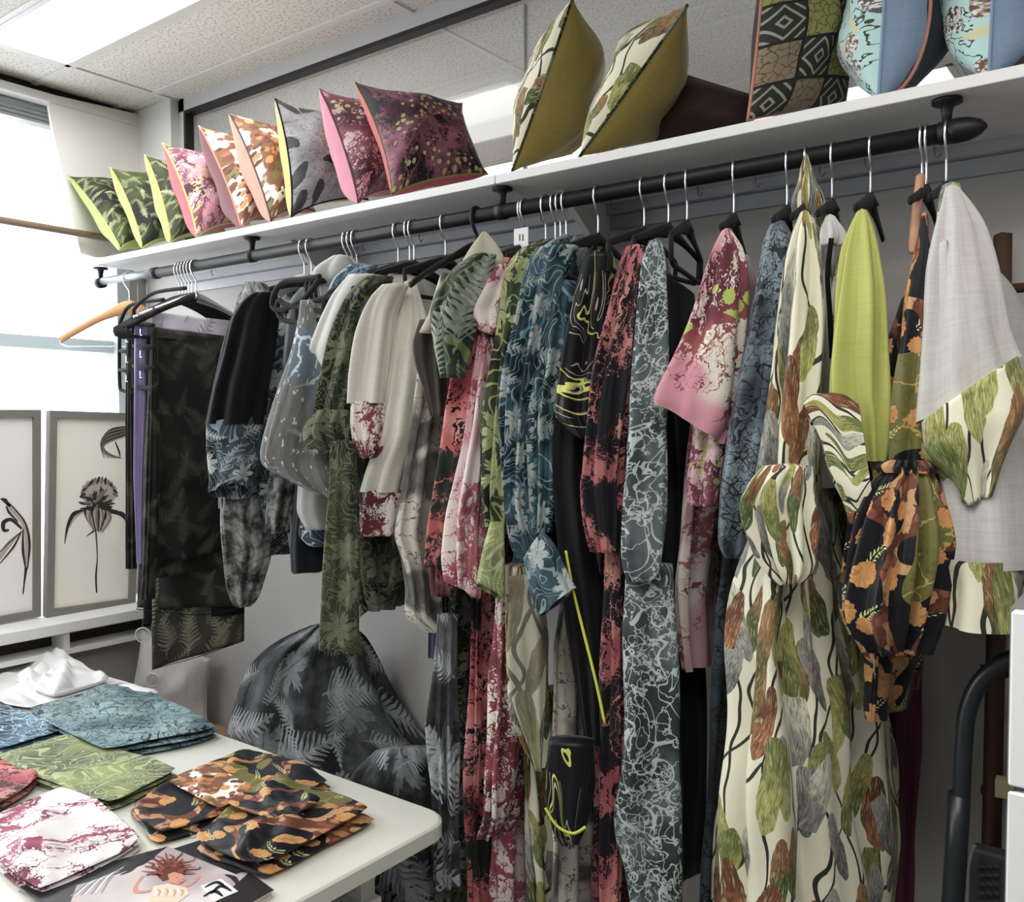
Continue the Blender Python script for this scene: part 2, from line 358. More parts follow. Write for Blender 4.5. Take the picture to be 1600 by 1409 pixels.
def p_patch(k, x, y):
    fx, fy = k.fr(x * 9.0), k.fr(y * 9.0); i = k.m('FLOOR', x * 9.0) + k.m('FLOOR', y * 9.0)
    par = k.abs(k.fr(i * .5)) > .25
    a = k.abs(fx - .5) + k.abs(fy - .5); tile = k.mix(k.abs(k.fr(a * 3.5) - .5) < .14, c_('2b2d2c'), c_('96957f'))
    b = k.mix(k.net(x, y, 40, .05, 3), k.pal(k.fr(i * .37), [c_('8b8a3c'), c_('86715a'), c_('6f7342')]), c_('4c4a2c'))
    c = k.mix(par, b, tile); return k.mix(k.mx(k.abs(fx - .5), k.abs(fy - .5)) > .46, c, c_('1f2120'))
def p_aqua(k, x, y):
    c = c_('a9cfcb'); c = k.mix(k.net(x, y, 11, .025, 2, .8), c, c_('3c4238'))
    m, cg, lx, ly = k.oval(x, y, 17, 3.3, 0, 6.28, .15, .7); c = k.mix(m, c, k.pal(cg, [c_('b79b3e'), c_('c9c49a'), c_('5f5f58')]))
    m, cg, lx, ly = k.oval(x, y, 13, 7.3, -.6, 1.4, .25, .6); return k.mix(m, c, k.mix(k.step(k.noise(lx, ly, 9, 3, .6), .42, .58), k.pal(cg, [c_('3a3836'), c_('6c4420'), c_('55525a')]), c_('d5d3cf')))
def p_weave(c1, c2):
    return lambda k, x, y: k.mix(k.noise(x, y * .08, 260, 2) * .5 + k.noise(x * .08, y, 260, 2, .5, 3) * .5, c1, c2)
FB = {}
def D(nm, fn, **kw): FB[nm] = fabric('fabric_' + nm, fn, **kw)
D('dark_fern', p_fern(c_('0e0e0e'), c_('1f1e1c'), c_('5e5a45'), c_('45413a'), 9.5, base=-.9, rng_=2.2, W=.27, n=13, keep=.7), alpha=.97, rough=.6)
D('sheer_fern', p_fern(c_('2e2c28'), c_('43403a'), c_('a39e80'), c_('8a8570'), 6.5, base=-.9, rng_=1.2, W=.25), alpha=.9)
D('pale_fern', p_fern(c_('b9b2c4'), c_('cfc9d6'), c_('6c6876'), c_('8a8592'), 8), alpha=.85)
D('green_fern', p_fern(c_('11180f'), c_('39451f'), c_('c6c69a'), c_('7f8848'), 19, W=.24, n=9, keep=.7))
D('deep_green_fern', p_fern(c_('16211b'), c_('33452f'), c_('b9c3b4'), c_('7f8f74'), 5.5, base=-.3, rng_=.7, W=.3, tangle=c_('5f7440')))
D('slate_fern', p_slate, scale=1.5); D('teal_fern', p_teal, rough=.45, scale=1.45); D('charcoal_fern', p_mound)
D('olive_tangle', p_tangle(c_('1b1e17'), c_('3f4532'), c_('75804a'), c_('7f866a')), alpha=.96, scale=1.6)
D('lime_tangle', p_tangle(c_('5c6250'), c_('8f9b5e'), c_('c2cc8e'), c_('b0be74'), 7), scale=1.5)
D('green_tangle', p_tangle(c_('10160f'), c_('26301b'), c_('4b5a2c'), c_('868e86'), 9), scale=1.5)
D('lime_leaf', p_limeleaf, scale=1.2)
D('red_white', p_coral(c_('dcd6cb'), c_('d6cdc4'), [c_('6a1426'), c_('8e2238'), c_('4a0e1c')], 22, .40))
D('pink_white', p_coral(c_('dccfc9'), c_('c4949b'), [c_('8c2d45'), c_('b5596a'), c_('6c2233')], 17, .46, seed=3))
D('magenta_white', p_coral(c_('e2dede'), c_('ddd6d8'), [c_('861c4a'), c_('a03c62'), c_('641834')], 20, .49, seed=6))
D('coral_black', p_coral(c_('11121a'), c_('15131b'), [c_('8c303e'), c_('b8605c'), c_('c98a78')], 17, .45))
D('coral_dark', p_coral(c_('121118'), c_('1c1319'), [c_('7c3040'), c_('a8625e'), c_('4b222c')], 19, .45, seed=9))
D('coral_bright', p_coral(c_('15151d'), c_('23302a'), [c_('a02a3a'), c_('c95c54'), c_('d88a8a')], 17, .43, seed=12))
D('pink_lime', p_coral(c_('ddd5c6'), c_('c67c8c'), [c_('561626'), c_('8c2a3e'), c_('964a3c')], 16, .45, lime=c_('aab83c'), seed=5))
D('rose_print', p_coral(c_('c9a7a7'), c_('c47c8e'), [c_('5c2032'), c_('7c3a4a'), c_('3a1824')], 24, .42, lime=c_('a8a860'), seed=2, ls=70))
D('wine_print', p_coral(c_('0c0c10'), c_('1c1016'), [c_('5e2438'), c_('8f4c64'), c_('2e121c')], 26, .38, lime=c_('a3a45c'), seed=8, ls=70))
D('thistle', p_thistle); D('mottle', p_mottle, alpha=.97); D('marble', p_marble, rough=.4, scale=1.3); D('sage', lambda k, x, y: k.mix(.55, p_paddle(k, x, y, 9.0), c_('7c8070')))
D('white_vein', p_twigs(c_('2c3639'), c_('586669'), c_('b9c4c2'), 12), alpha=.96, scale=1.6)
D('blue_twig', p_twigs(c_('35434f'), c_('70838d'), c_('0d1014'), 13), rough=.45, scale=1.7)
D('slate_twig', p_twigs(c_('161e25'), c_('303e49'), c_('07090c'), 13), scale=1.6)
D('blue_vein', p_twigs(c_('1d2c3a'), c_('4c6a80'), c_('9fc0d4'), 16))
D('aqua_twig', p_twigs(c_('557a84'), c_('86a5aa'), c_('10141a'), 13), rough=.35, scale=1.7)
D('ivory_twig', p_ivorytwig, scale=1.5); D('paddle', p_paddle, scale=1.45)
D('paddle_small', lambda k, x, y: p_paddle(k, x, y, 10.0), scale=1.7); D('autumn', p_autumn, rough=.45, scale=1.55); D('orange_floral', p_orangefloral, scale=1.5)
D('grey_black', p_greyblack, scale=1.7); D('patch', p_patch, scale=1.7); D('aqua', p_aqua, scale=1.5)
D('linen', p_weave(c_('a9a6a2'), c_('d0cecb')), rough=.9); D('ivory', p_weave(c_('bfbcae'), c_('d8d5c8')), rough=.85)
D('chartreuse', p_weave(c_('a3a83e'), c_('bcc056')), rough=.6); D('white', p_weave(c_('cfcfcb'), c_('e2e2df')), rough=.8)
D('cream_wool', p_weave(c_('a29d85'), c_('bdb8a0')), rough=.95); D('black', p_weave(c_('020306'), c_('07080e')), rough=.8)
D('navy_sheer', p_weave(c_('0c1017'), c_('171e26')), alpha=.96); D('lavender', p_weave(c_('6d5f93'), c_('8778ad')), rough=.35)
D('grey_jersey', p_weave(c_('5e6468'), c_('83888a'))); D('pale_grey', p_weave(c_('9a9b98'), c_('b4b5b1'))); D('taupe', p_weave(c_('3a3530'), c_('4e4840')))
D('mustard', p_weave(c_('7c6a1a'), c_('96821f')), sheen=.5); D('lime', p_weave(c_('8f9c34'), c_('b3bd58')), sheen=.4)
D('crimson', p_weave(c_('a3142e'), c_('c01c3a')), sheen=.4); D('maroon', p_weave(c_('5a1f2a'), c_('702a36')), sheen=.4)
D('salmon', p_weave(c_('b5654c'), c_('c97a5e')), sheen=.4); D('yellow', p_weave(c_('a8983a'), c_('bcae4c')), sheen=.4)
D('rose', p_weave(c_('a8566c'), c_('bd6a80')), sheen=.4); D('chocolate', p_weave(c_('24110d'), c_('38190f')), sheen=.4)
D('denim', p_weave(c_('172430'), c_('263a4a')), sheen=.4); D('sky_blue', p_weave(c_('6c86a6'), c_('7f9ab8'))); D('burgundy', p_weave(c_('4c1830'), c_('6c2846')))
D('pillow_white', p_weave(c_('cfcdca'), c_('e0deda')), crease=.9)
VELVET = plain('black_velvet', (.004, .004, .006), .9, sheen=.05)
CHROME = plain('chrome', (.75, .76, .78), .25, 1.0)
BLACKM = plain('black_metal', (.008, .008, .009), .5, .3, var=.15)
GREYM = plain('grey_steel', (.32, .34, .37), .35, .6)
WHITEP = plain('white_paint', (.72, .72, .71), .55, var=.03)
WALL = plain('wall_paint', (.50, .49, .475), .8, bump=.15, bs=90, var=.03, vs=3)
PINE = plain('pale_wood', (.55, .30, .14), .5, var=.2, vs=20)
DARKWOOD = plain('dark_wood', (.085, .045, .028), .6, var=.3, vs=15)
# ---------------------------------------------------------------- the room
CEIL = 2.54; GL0, GL1 = 1.985, 2.49
XW = -2.88
def m_tile():
    m, nt, b = new_mat('ceiling_tile_mineral'); k = K(nt)
    tc = nt.nodes.new('ShaderNodeTexCoord'); x, y, _ = k.sep(X(k, tc.outputs['Object']))
    s1 = k.noise(x, y, 130, 3, .7) > .57; k.put(b.inputs['Base Color'], k.mix(s1 * .7, c_('dad6d1'), c_('98938d'))); b.inputs['Roughness'].default_value = .95
    return m
TILE = m_tile()
LAMP = plain('lamp_diffuser', (1, 1, 1), .5, emit=2.6)
ceil = MB().box((-3.2, -4.5, CEIL + .02), (2.2, 3.0, CEIL + .08)).build('ceiling', WHITEP); tag(ceil, kind='structure')
xl = [-2.646 + 1.046 * i for i in range(-1, 6)]
def tile(x0, x1, y0, y1): box('ceiling_tile', (x0 + .006, y0 + .006, CEIL), (x1 - .006, y1 - .006, CEIL + .018), TILE, ceil, .003)
ylr = [-4.5, -3.9, -3.4, -2.9, -2.4, -1.9, -1.42, -.9, -.63, -.372, -.105]
lamps = [(-2.646, -1.6, -.63, -.372)]
xs_room = [XW + .01] + xl[1:6] + [2.1]
for i in range(len(xs_room) - 1):
    for j in range(len(ylr) - 1):
        if (xs_room[i] > -2.7 and xs_room[i] < -2.6 and j == 8): continue
        tile(xs_room[i], xs_room[i + 1], ylr[j], ylr[j + 1])
    tile(xs_room[i], xs_room[i + 1], -.105, -.006)
ynx = [.02, .39, .5, .92, 1.15, 1.4, 1.9, 2.4, 2.95]
for i in range(len(xs_room) - 1):
    for j in range(len(ynx) - 1):
        if (i == 1 and j == 2) or (i in (1, 2) and j == 4): continue
        tile(xs_room[i], xs_room[i + 1], ynx[j], ynx[j + 1])
GRID = plain('grid_white', (.62, .62, .61), .4)
for y in ylr[1:]: box('ceiling_grid_bar', (-2.87, y - .011, CEIL - .004), (2.1, y + .011, CEIL + .004), GRID, ceil)
for x in xs_room[1:-1]: box('ceiling_grid_bar', (x - .011, -4.4, CEIL - .0045), (x + .011, -.02, CEIL + .004), GRID, ceil)
for y in ynx[1:-1]: box('ceiling_grid_bar', (-2.87, y - .008, CEIL - .003), (2.1, y + .008, CEIL + .004), GRID, ceil)
for x in xs_room[1:-1]: box('ceiling_grid_bar', (x - .008, .02, CEIL - .0035), (x + .008, 2.9, CEIL + .004), GRID, ceil)
def lamp(x0, x1, y0, y1, label, dim=False):
    t = thing('ceiling_light', ((x0 + x1) / 2, (y0 + y1) / 2, CEIL), label, 'light')
    box('diffuser', (x0 + .02, y0 + .015, CEIL - .002), (x1 - .02, y1 - .015, CEIL + .012), LAMP if not dim else plain('diffuser_unlit_glow', (.8, .82, .8), .5, emit=.55), t)  # dim panel is switched off; its soft brightness is put in as emission
    f = MB()
    for a, b in (((x0, y0), (x1, y0 + .014)), ((x0, y1 - .014), (x1, y1)), ((x0, y0), (x0 + .018, y1)), ((x1 - .018, y0), (x1, y1))): f.box((*a, CEIL - .006), (*b, CEIL + .012))
    f.build('frame', GRID, t)
lamp(-2.64, -1.606, -.625, -.378, 'long glowing ceiling light panel above the window end of the room')
lamp(-2.64, -1.606, .5, .92, 'unlit ceiling light panel, faint glow added, beyond the glass, at the window end', True)
lamp(-2.64, -.56, 1.16, 1.39, 'thin glowing ceiling light strip farther beyond the glass')
S = lambda o: tag(o, kind='structure')
S(box('floor', (-3.2, -4.6, -.05), (2.3, 3.1, 0), plain('floor_vinyl', (.25, .24, .22), .5, var=.1)))
S(box('wall_back', (-2.9, 0, 0), (2.2, .1, GL0), WALL))
S(box('wall_front', (-3.2, -4.6, 0), (2.2, -4.5, CEIL + .02), WALL)); S(box('wall_right', (2.1, -4.5, 0), (2.2, 3.0, CEIL + .02), WALL))
S(box('wall_far', (-3.2, 2.95, 0), (2.2, 3.05, CEIL + .02), WHITEP)); S(box('wall_neighbour_left', (-3.0, .1, 0), (-2.88, 2.95, CEIL + .02), WALL))
ww = MB(); ww.box((-3.0, -4.5, 0), (XW, 0.1, .86)); ww.box((-3.0, -4.5, 2.5), (XW, .1, CEIL + .02)); ww.box((-3.0, -4.5, .86), (XW, -3.4, 2.5)); ww.box((-3.0, -.06, .86), (XW, .1, 2.5))
S(ww.build('wall_window', plain('wall_taupe', (.36, .345, .33), .85, var=.04)))
S(box('trim_1', (XW, -4.4, 2.485), (XW + .05, -.0, 2.51), GRID)); S(box('trim_2', (XW, -4.4, 2.52), (XW + .012, 0, 2.54), BLACKM))
# corner column + glass partition frame
S(box('trim_3', (XW, -.05, GL0), (-2.64, .05, CEIL), plain('column_white', (.60, .61, .585), .6), bev=.002))
fr = MB(); fr.box((-2.64, -.02, 2.5), (2.1, .022, CEIL)); fr.box((-2.64, -.02, GL0), (-2.61, .022, CEIL)); S(fr.build('trim_4', plain('alu_frame', (.5, .51, .52), .4, .2)))
fb = MB(); fb.box((-2.61, -.021, 2.488), (2.1, .008, 2.4995)); fb.box((-2.61, -.021, GL0), (-2.598, .008, 2.488)); S(fb.build('trim_5', BLACKM))
GLASS, nt, b = new_mat('partition_glass'); b.inputs['Base Color'].default_value = (.93, .97, .93, 1); b.inputs['Roughness'].default_value = 0; b.inputs['Alpha'].default_value = .14; b.inputs['Specular IOR Level'].default_value = .6
wn = S(box('window_1', (-2.6, .012, GL0), (-1.265, .02, 2.48), GLASS)); box('pane', (-1.262, .012, GL0), (2.1, .02, 2.48), GLASS, wn)
box('pane_joint', (-1.2655, .01, GL0), (-1.2615, .022, 2.48), plain('joint', (.3, .32, .3), .4), wn)
S(box('trim_6', (-2.62, -.03, 1.945), (2.1, 0, 1.982), plain('rail_alu', (.42, .43, .46), .45, .2), bev=.002))
S(box('trim_7', (-2.62, -.012, 1.915), (2.1, 0, 1.944), plain('rail_alu', (.42, .43, .46))))
# main window
win = S(box('window_2', (XW - .07, -3.4, .86), (XW - .064, -.06, 2.5), (lambda: (lambda m: m)(new_mat('window_glass')[0]))()))
gm = bpy.data.materials['window_glass'].node_tree.nodes['Principled BSDF']; gm.inputs['Alpha'].default_value = .06; gm.inputs['Roughness'].default_value = 0
WF = plain('window_frame_blue_grey', (.50, .58, .62), .5)
box('transom', (XW - .08, -3.4, 1.725), (XW - .03, -.06, 1.765), WF, win); box('jamb', (XW - .08, -.105, .86), (XW, -.06, 2.5), WF, win)
box('mullion', (XW - .08, -1.9, .86), (XW - .03, -1.85, 2.5), WF, win)
for i in range(5): box('blind_track', (XW - .055 + .004 * i, -3.4, 2.43 + .013 * i), (XW - .01, -.06, 2.438 + .013 * i), plain('track_grey', (.23, .25, .25), .4), win)
# outside ground so the window looks onto something
S(box('ground', (-12, -9, -.4), (-3.3, 6, -.3), plain('pavement', (.6, .6, .6), .9)))
# sill bench
be = thing('sill_bench', (-2.76, -1.5, 0), 'white bench running under the window with open slots below its top', 'bench')
box('bench_top', (XW + .002, -3.3, .865), (-2.63, -.012, .9), WHITEP, be, .003); box('lower_board', (XW + .002, -3.3, .80), (-2.64, -.012, .815), WHITEP, be)
for y in (-.42, -1.1, -1.8, -2.5, -3.25): box('divider', (XW + .002, y, .815), (-2.645, y + .018, .865), WHITEP, be)
box('slot_shade', (XW + .002, -3.3, .8155), (-2.72, -.012, .8645), plain('slot_shade_brown', (.03, .022, .018), .9), be)  # dark block standing in for the shade inside the open slots
box('back_panel', (XW + .002, -3.3, 0), (-2.70, -.012, .80), plain('wall_taupe', (.36, .345, .33)), be)
# dowel and white board
a, b_ = np.array([-2.80, -2.6, 2.088]), np.array([-2.80, -.03, 2.088])
d = tag(wire('curtain_pole', [a, (a + b_) / 2, b_], .011, plain('dowel_brown', (.22, .15, .11), .5), seg=12), 'brown wooden pole running across the bright window', 'pole')
bc = [(76, 165), (80, 153), (92, 150), (214, 178), (229, 184), (229, 300), (232, 400), (150, 402), (126, 395), (100, 280), (82, 200)]
XB = -2.835
P = [on(u, v, 0, XB) for u, v in bc]; Q = [p + np.array([-.012, 0, 0]) for p in P]; n = len(P)
mb = MB().add(P + Q, [tuple(range(n)), tuple(range(2 * n - 1, n - 1, -1))] + [(i, n + i, n + (i + 1) % n, (i + 1) % n) for i in range(n)])
tag(mb.build('foam_board', plain('board_white', (.66, .65, .63), .7, var=.05, vs=2)), 'large pale board with rounded corner propped against window beside shelf', 'board')
# ---------------------------------------------------------------- shelf, rail
SZ0, SZ1, SY = 1.966, 1.984, -.31
sh = thing('wall_shelf', (-1, -.15, SZ0), 'long white shelf holding the patterned cushions', 'shelf')
box('shelf_board', (-2.64, SY, SZ0), (-1.10, -.031, SZ1), plain('shelf_white', (.70, .70, .70), .45), sh, .001)
box('shelf_board', (-1.098, SY, SZ0), (1.2, -.031, SZ1), plain('shelf_white', (.7, .7, .7)), sh, .001)
for x in (-1.87, -1.02, .3):
    V = [(x - .008, -.2, SZ0 - .001), (x - .008, -.012, SZ0 - .001), (x - .008, -.012, SZ0 - .13), (x + .008, -.2, SZ0 - .001), (x + .008, -.012, SZ0 - .001), (x + .008, -.012, SZ0 - .13)]
    mesh('bracket', V, [(0, 1, 2), (5, 4, 3), (0, 3, 4, 1), (1, 4, 5, 2), (2, 5, 3, 0)], WHITEP, sh, smooth=False)
RY, RZ = -.28, 1.918
ra = thing('clothes_rail', (-1.4, RY, RZ), 'long black metal clothes rail under the shelf', 'rail')
wire('rail_tube', [(-2.36, RY, RZ), (-1.3, RY, RZ), (-.27, RY, RZ)], .0145, BLACKM, ra, 20)
wire('inner_tube', [(-2.68, RY, RZ + .004), (-2.5, RY, RZ + .003), (-2.34, RY, RZ)], .0115, GREYM, ra, 16, label='grey steel inner tube')
wire('end_cap', [(-.285, RY, RZ), (-.27, RY, RZ), (-.255, RY, RZ), (-.24, RY, RZ), (-.232, RY, RZ)], [.017, .018, .0165, .011, .003], BLACKM, ra, 20)
wire('collar', [(-2.37, RY, RZ), (-2.345, RY, RZ)], .0165, BLACKM, ra, 20)
for x in (-2.66, -1.914, -1.104, -.285):
    b = wire('hanging_bracket', [(x, RY, SZ0 - .001), (x, RY, SZ0 - .006), (x, RY, SZ0 - .0075), (x, RY, SZ0 - .02), (x, RY, RZ + .012)], [.021, .021, .01, .0075, .006], BLACKM, ra, 16)
    wire('bracket_collar', [(x - .01, RY, RZ), (x + .01, RY, RZ)], .0165, BLACKM, ra, 16)
for ci, (u, v) in enumerate(((330, 415), (540, 384), (566, 380), (655, 363), (845, 333), (955, 318), (1090, 292), (1180, 277), (1280, 256), (1352, 243), (1460, 225), (300, 419), (690, 357))):
    p = at(u, v, -.05); p[2] = SZ0 - .001
    tag(wire('cup_hook', [p, p + [0, 0, -.014], p + [.006, 0, -.02], p + [.011, 0, -.013]], .0018, GREYM, seg=6), 'tiny metal cup hook under the shelf, ' + ('between the first two rail brackets', 'right of the second rail bracket', 'above the grey linen jacket', 'above the ivory blouse', 'above the teal blouse', 'above the marbled kimono', 'above the navy sheer dress', 'above the slate blue twig shirt', 'above the twisted scarf', 'above the chartreuse blouse', 'nearest the rail end cap', 'above the black hanger bunch', 'left of the black plastic hanger')[ci], 'hook', 'cup hooks under the shelf')
# ---------------------------------------------------------------- hangers
def hx(u): return at(u, 320, RY)[0]
def hook_pts(X0, c, s_, r=.0175):
    P = []
    for t in np.linspace(-.35, 1.05 * math.pi, 14): P.append((r * math.cos(t), r * math.sin(t)))
    P = [(x, z) for x, z in P]; P += [(-.0165, -.012), (-.008, -.028), (-.001, -.038), (0, -.05), (0, -.083)]
    return [np.array([X0 + x * s_, RY + x * c, RZ + z]) for x, z in smooth_path(P, 34)]
def hanger(u, yaw=0.0, label='', mat=None, style='velvet', bar=True, hook=CHROME, drop=0.0, name='clothes_hanger', wdt=.2, group='hangers on the rail'):
    X0 = hx(u); c, s_ = math.cos(math.radians(yaw)), math.sin(math.radians(yaw)); mat = mat or VELVET
    t = thing(name, (X0, RY, RZ - .08), label, 'hanger', group)
    wire('hook', hook_pts(X0, c, s_), .0019 if hook is CHROME else .004, hook, t, 7)
    z0 = RZ - .085 - drop
    def p(s0, z): return np.array([X0 + s0 * s_, RY + s0 * c, z0 + z])
    P = [p(s0, -.1 * (abs(s0) / .2) ** 1.25 * (wdt / .2)) for s0 in np.linspace(-wdt, wdt, 29)]
    R_ = [.0065 + .007 * math.exp(-(s0 / .05) ** 2) for s0 in np.linspace(-wdt, wdt, 29)]
    wire('shoulder_arm', P, np.array(R_) * (1.5 if style == 'wood' else 1), mat, t, 8, flat=.5)
    wire('neck', [p(0, .014), p(0, .004), p(0, -.006)], [.004, .008, .013], mat, t, 8)
    if bar:
        zb = -.1 * (wdt / .2) - .012
        Q = [P[0], p(-wdt + .004, zb), p(-wdt + .02, zb - .006), p(0, zb - .006), p(wdt - .02, zb - .006), p(wdt - .004, zb), P[-1]]
        wire('trouser_bar', Q, .0045 if style != 'wood' else .002, mat if style != 'wood' else CHROME, t, 7)
    return t
# ---------------------------------------------------------------- soft shapes
def rows_interp(rows, n):
    R_ = []
    for r in rows:
        r = tuple(r)
        if len(r) == 3: v, a, b = r; r = (a, v, b, v, 0, 0)
        elif len(r) == 4: r = r + (0, 0)
        R_.append(r)
    R_ = np.array(R_, float); d = np.concatenate([[0], np.cumsum(np.maximum(4, np.linalg.norm(np.diff((R_[:, :2] + R_[:, 2:4]) / 2, axis=0), axis=1)))]); q = np.linspace(0, d[-1], n)
    out = np.stack([np.interp(q, d, R_[:, i]) for i in range(6)], 1)
    for _ in range(2): out[1:-1] = .25 * out[:-2] + .5 * out[1:-1] + .25 * out[2:]
    return out
def tube(nm, rows, mat, par, Y=RY, a=0.0, dep=.6, fold=(9, .006), seg=64, n=None, seed=None, cap=True, label=None, capb=False, yaw=0.0, twist=0.0):
    """A hanging cloth shell of closed rings; each ring spans two seen points and has real depth (a: half depth along the hanger)."""
    sd = seed if seed is not None else random.random() * 50
    rr = random.Random(sd); ph = [rr.random() * 6.28 for _ in range(8)]
    pts = [r[0] if len(r) == 3 else (r[1] + r[3]) / 2 for r in rows]
    n = n or max(8, min(90, int((max(pts) - min(pts)) / 8) + 6))
    R_ = rows_interp(rows, n)
    if a and R_[0, 0] < 1090: R_[:, 2] = R_[:, 0] + (R_[:, 2] - R_[:, 0]) * .86
    Ys = np.interp(np.linspace(0, 1, n), np.linspace(0, 1, len(Y)), Y) if isinstance(Y, (list, tuple)) else np.full(n, Y)
    V, UV = [], []; th = np.linspace(0, 2 * math.pi, seg, endpoint=False)
    k, A = fold; prevc = None; run = 0; per = None
    Ws = []
    for i in range(n):
        uL, vL, uR, vR, ox, oy = R_[i]; Y_ = Ys[i]; um, vm = (uL + uR) / 2, (vL + vR) / 2
        c = at(um, vm, Y_); h = ray(um, vm); t = (c - CAM)[1] / h[1]; hh = np.array([h[0], h[1], 0]); hh /= np.linalg.norm(hh)
        rt = np.array([hh[1], -hh[0], 0]); W = max(.003, (uR - uL) / 2 * t / F_PX); tz = -(vR - vL) / 2 * t / F_PX
        if a:
            dd = np.array([math.sin(math.radians(yaw)), math.cos(math.radians(yaw)), 0]); sa = abs(dd @ rt); ca = math.sqrt(1 - sa * sa)
            A1 = min(a, .94 * W / max(sa, .05)); B1 = math.sqrt(max(W * W - (A1 * sa) ** 2, 1e-6)) / max(ca, .2); nn = np.array([dd[1], -dd[0], 0])
        else: dd, nn, A1, B1 = hh, rt, dep * W, W
        if ox or oy: dd = dd * A1 + rt * ox * t / F_PX - np.array([0, 0, 1]) * oy * t / F_PX; A1 = 1.0
        ct, st = np.cos(th), np.sin(th)
        g = min(1, (i / n) * 2.2 + .12) * min(1, W / .02)
        z_ = i / max(1, n - 1) * (pts[-1] - pts[0]) / 100.
        disp = 1.35 * A * g * ((np.abs(np.sin((k * th + ph[0] + .5 * math.sin(z_ * 1.1 + ph[1])) / 2 if k % 2 == 0 else (2 * round(k / 2) * th + ph[0] + .5 * math.sin(z_ * 1.1 + ph[1])) / 2)) * 1.9 - 1.2) * .9 + np.sin(round(k * 1.7) * th + ph[2] + .6 * math.sin(z_ * .8 + ph[3])) * .35 + np.sin(3 * th + ph[4] + z_ * .9) * .35 + np.sin(2 * th - z_ * 2.1 + ph[5]) * .3)
        base = ct[:, None] * dd * A1 + st[:, None] * nn * B1
        nrm = ct[:, None] * dd / (np.linalg.norm(dd) ** 2 * A1 + 1e-6) + st[:, None] * nn / (B1 + 1e-6); nrm /= np.linalg.norm(nrm, axis=1)[:, None] + 1e-9
        pt = c + base + nrm * disp[:, None]
        pt[:, 2] += tz * (base @ rt) / W
        V.append(pt)
        if prevc is not None: run += np.linalg.norm(c - prevc)
        prevc = c
        Ws.append(np.linalg.norm(np.diff(np.vstack([pt, pt[:1]]), axis=0), axis=1)); UV.append(run)
    per = np.mean(Ws, axis=0); s = np.concatenate([[0], np.cumsum(per)])
    V = np.concatenate(V); off = rr.random() * 3
    # a seam column is doubled so that the print does not smear
    VV, U2 = [], []
    for i in range(n):
        ring = V[i * seg:(i + 1) * seg]; VV.append(np.vstack([ring, ring[:1]])); U2.append(np.stack([s + off, np.full(seg + 1, -UV[i] + off)], 1))
    VV = np.concatenate(VV); U2 = np.concatenate(U2); m = seg + 1
    Fc = [(i * m + j, i * m + j + 1, (i + 1) * m + j + 1, (i + 1) * m + j) for i in range(n - 1) for j in range(seg)]
    if cap:
        c = V[:seg].mean(0) + [0, 0, .004]; VV = np.vstack([VV, c]); U2 = np.vstack([U2, U2[:seg].mean(0)]); q = len(VV) - 1
        Fc += [(j + 1, j, q) for j in range(seg)]
    if capb:
        c = V[-seg:].mean(0); VV = np.vstack([VV, c]); U2 = np.vstack([U2, U2[(n - 1) * m:(n - 1) * m + seg].mean(0)]); q = len(VV) - 1
        Fc += [((n - 1) * m + j, (n - 1) * m + j + 1, q) for j in range(seg)]
    o = mesh(nm, VV, Fc, mat, par, U2, True, label)
    return o
def ringpts(rows, i): return rows
def sheet(nm, cs, mat, par, wave=(3, .006), nx=36, ny=44, seed=0, thick=.0012, label=None, rnd=0):
    """a hanging flat cloth between four corner points TL TR BR BL"""
    TL, TR, BR, BL = [np.array(c, float) for c in cs]; V, UV = [], []
    nr = np.cross(TR - TL, BL - TL); nr /= np.linalg.norm(nr); w_, h_ = np.linalg.norm(TR - TL), np.linalg.norm(BL - TL); rr = random.Random(seed); p1, p2 = rr.random() * 6, rr.random() * 6
    for side in (0, 1):
        for j in range(ny):
            t = j / (ny - 1)
            for i in range(nx):
                s = i / (nx - 1); p = (TL * (1 - s) + TR * s) * (1 - t) + (BL * (1 - s) + BR * s) * t
                d = wave[1] * (.3 + t) * (math.sin(s * wave[0] * 6.28 + p1 + .8 * t) + .5 * math.sin(s * wave[0] * 10.7 + p2))
                V.append(p + nr * (d + (thick if side else 0))); UV.append((s * w_ + p1, -t * h_ + p2))
    N = nx * ny; Fc = []
    for j in range(ny - 1):
        for i in range(nx - 1):
            a = j * nx + i; Fc += [(a, a + 1, a + nx + 1, a + nx), (N + a, N + a + nx, N + a + nx + 1, N + a + 1)]
    bd = [i for i in range(nx)] + [j * nx + nx - 1 for j in range(1, ny)] + [(ny - 1) * nx + i for i in range(nx - 2, -1, -1)] + [j * nx for j in range(ny - 2, 0, -1)]
    for q in range(len(bd)): a, b = bd[q], bd[(q + 1) % len(bd)]; Fc.append((a, N + a, N + b, b))
    return mesh(nm, V, Fc, mat, par, UV, True, label)
def hem(nm, P, r, mat, par, closed=False): return wire(nm, P, r, mat, par, 5, closed)
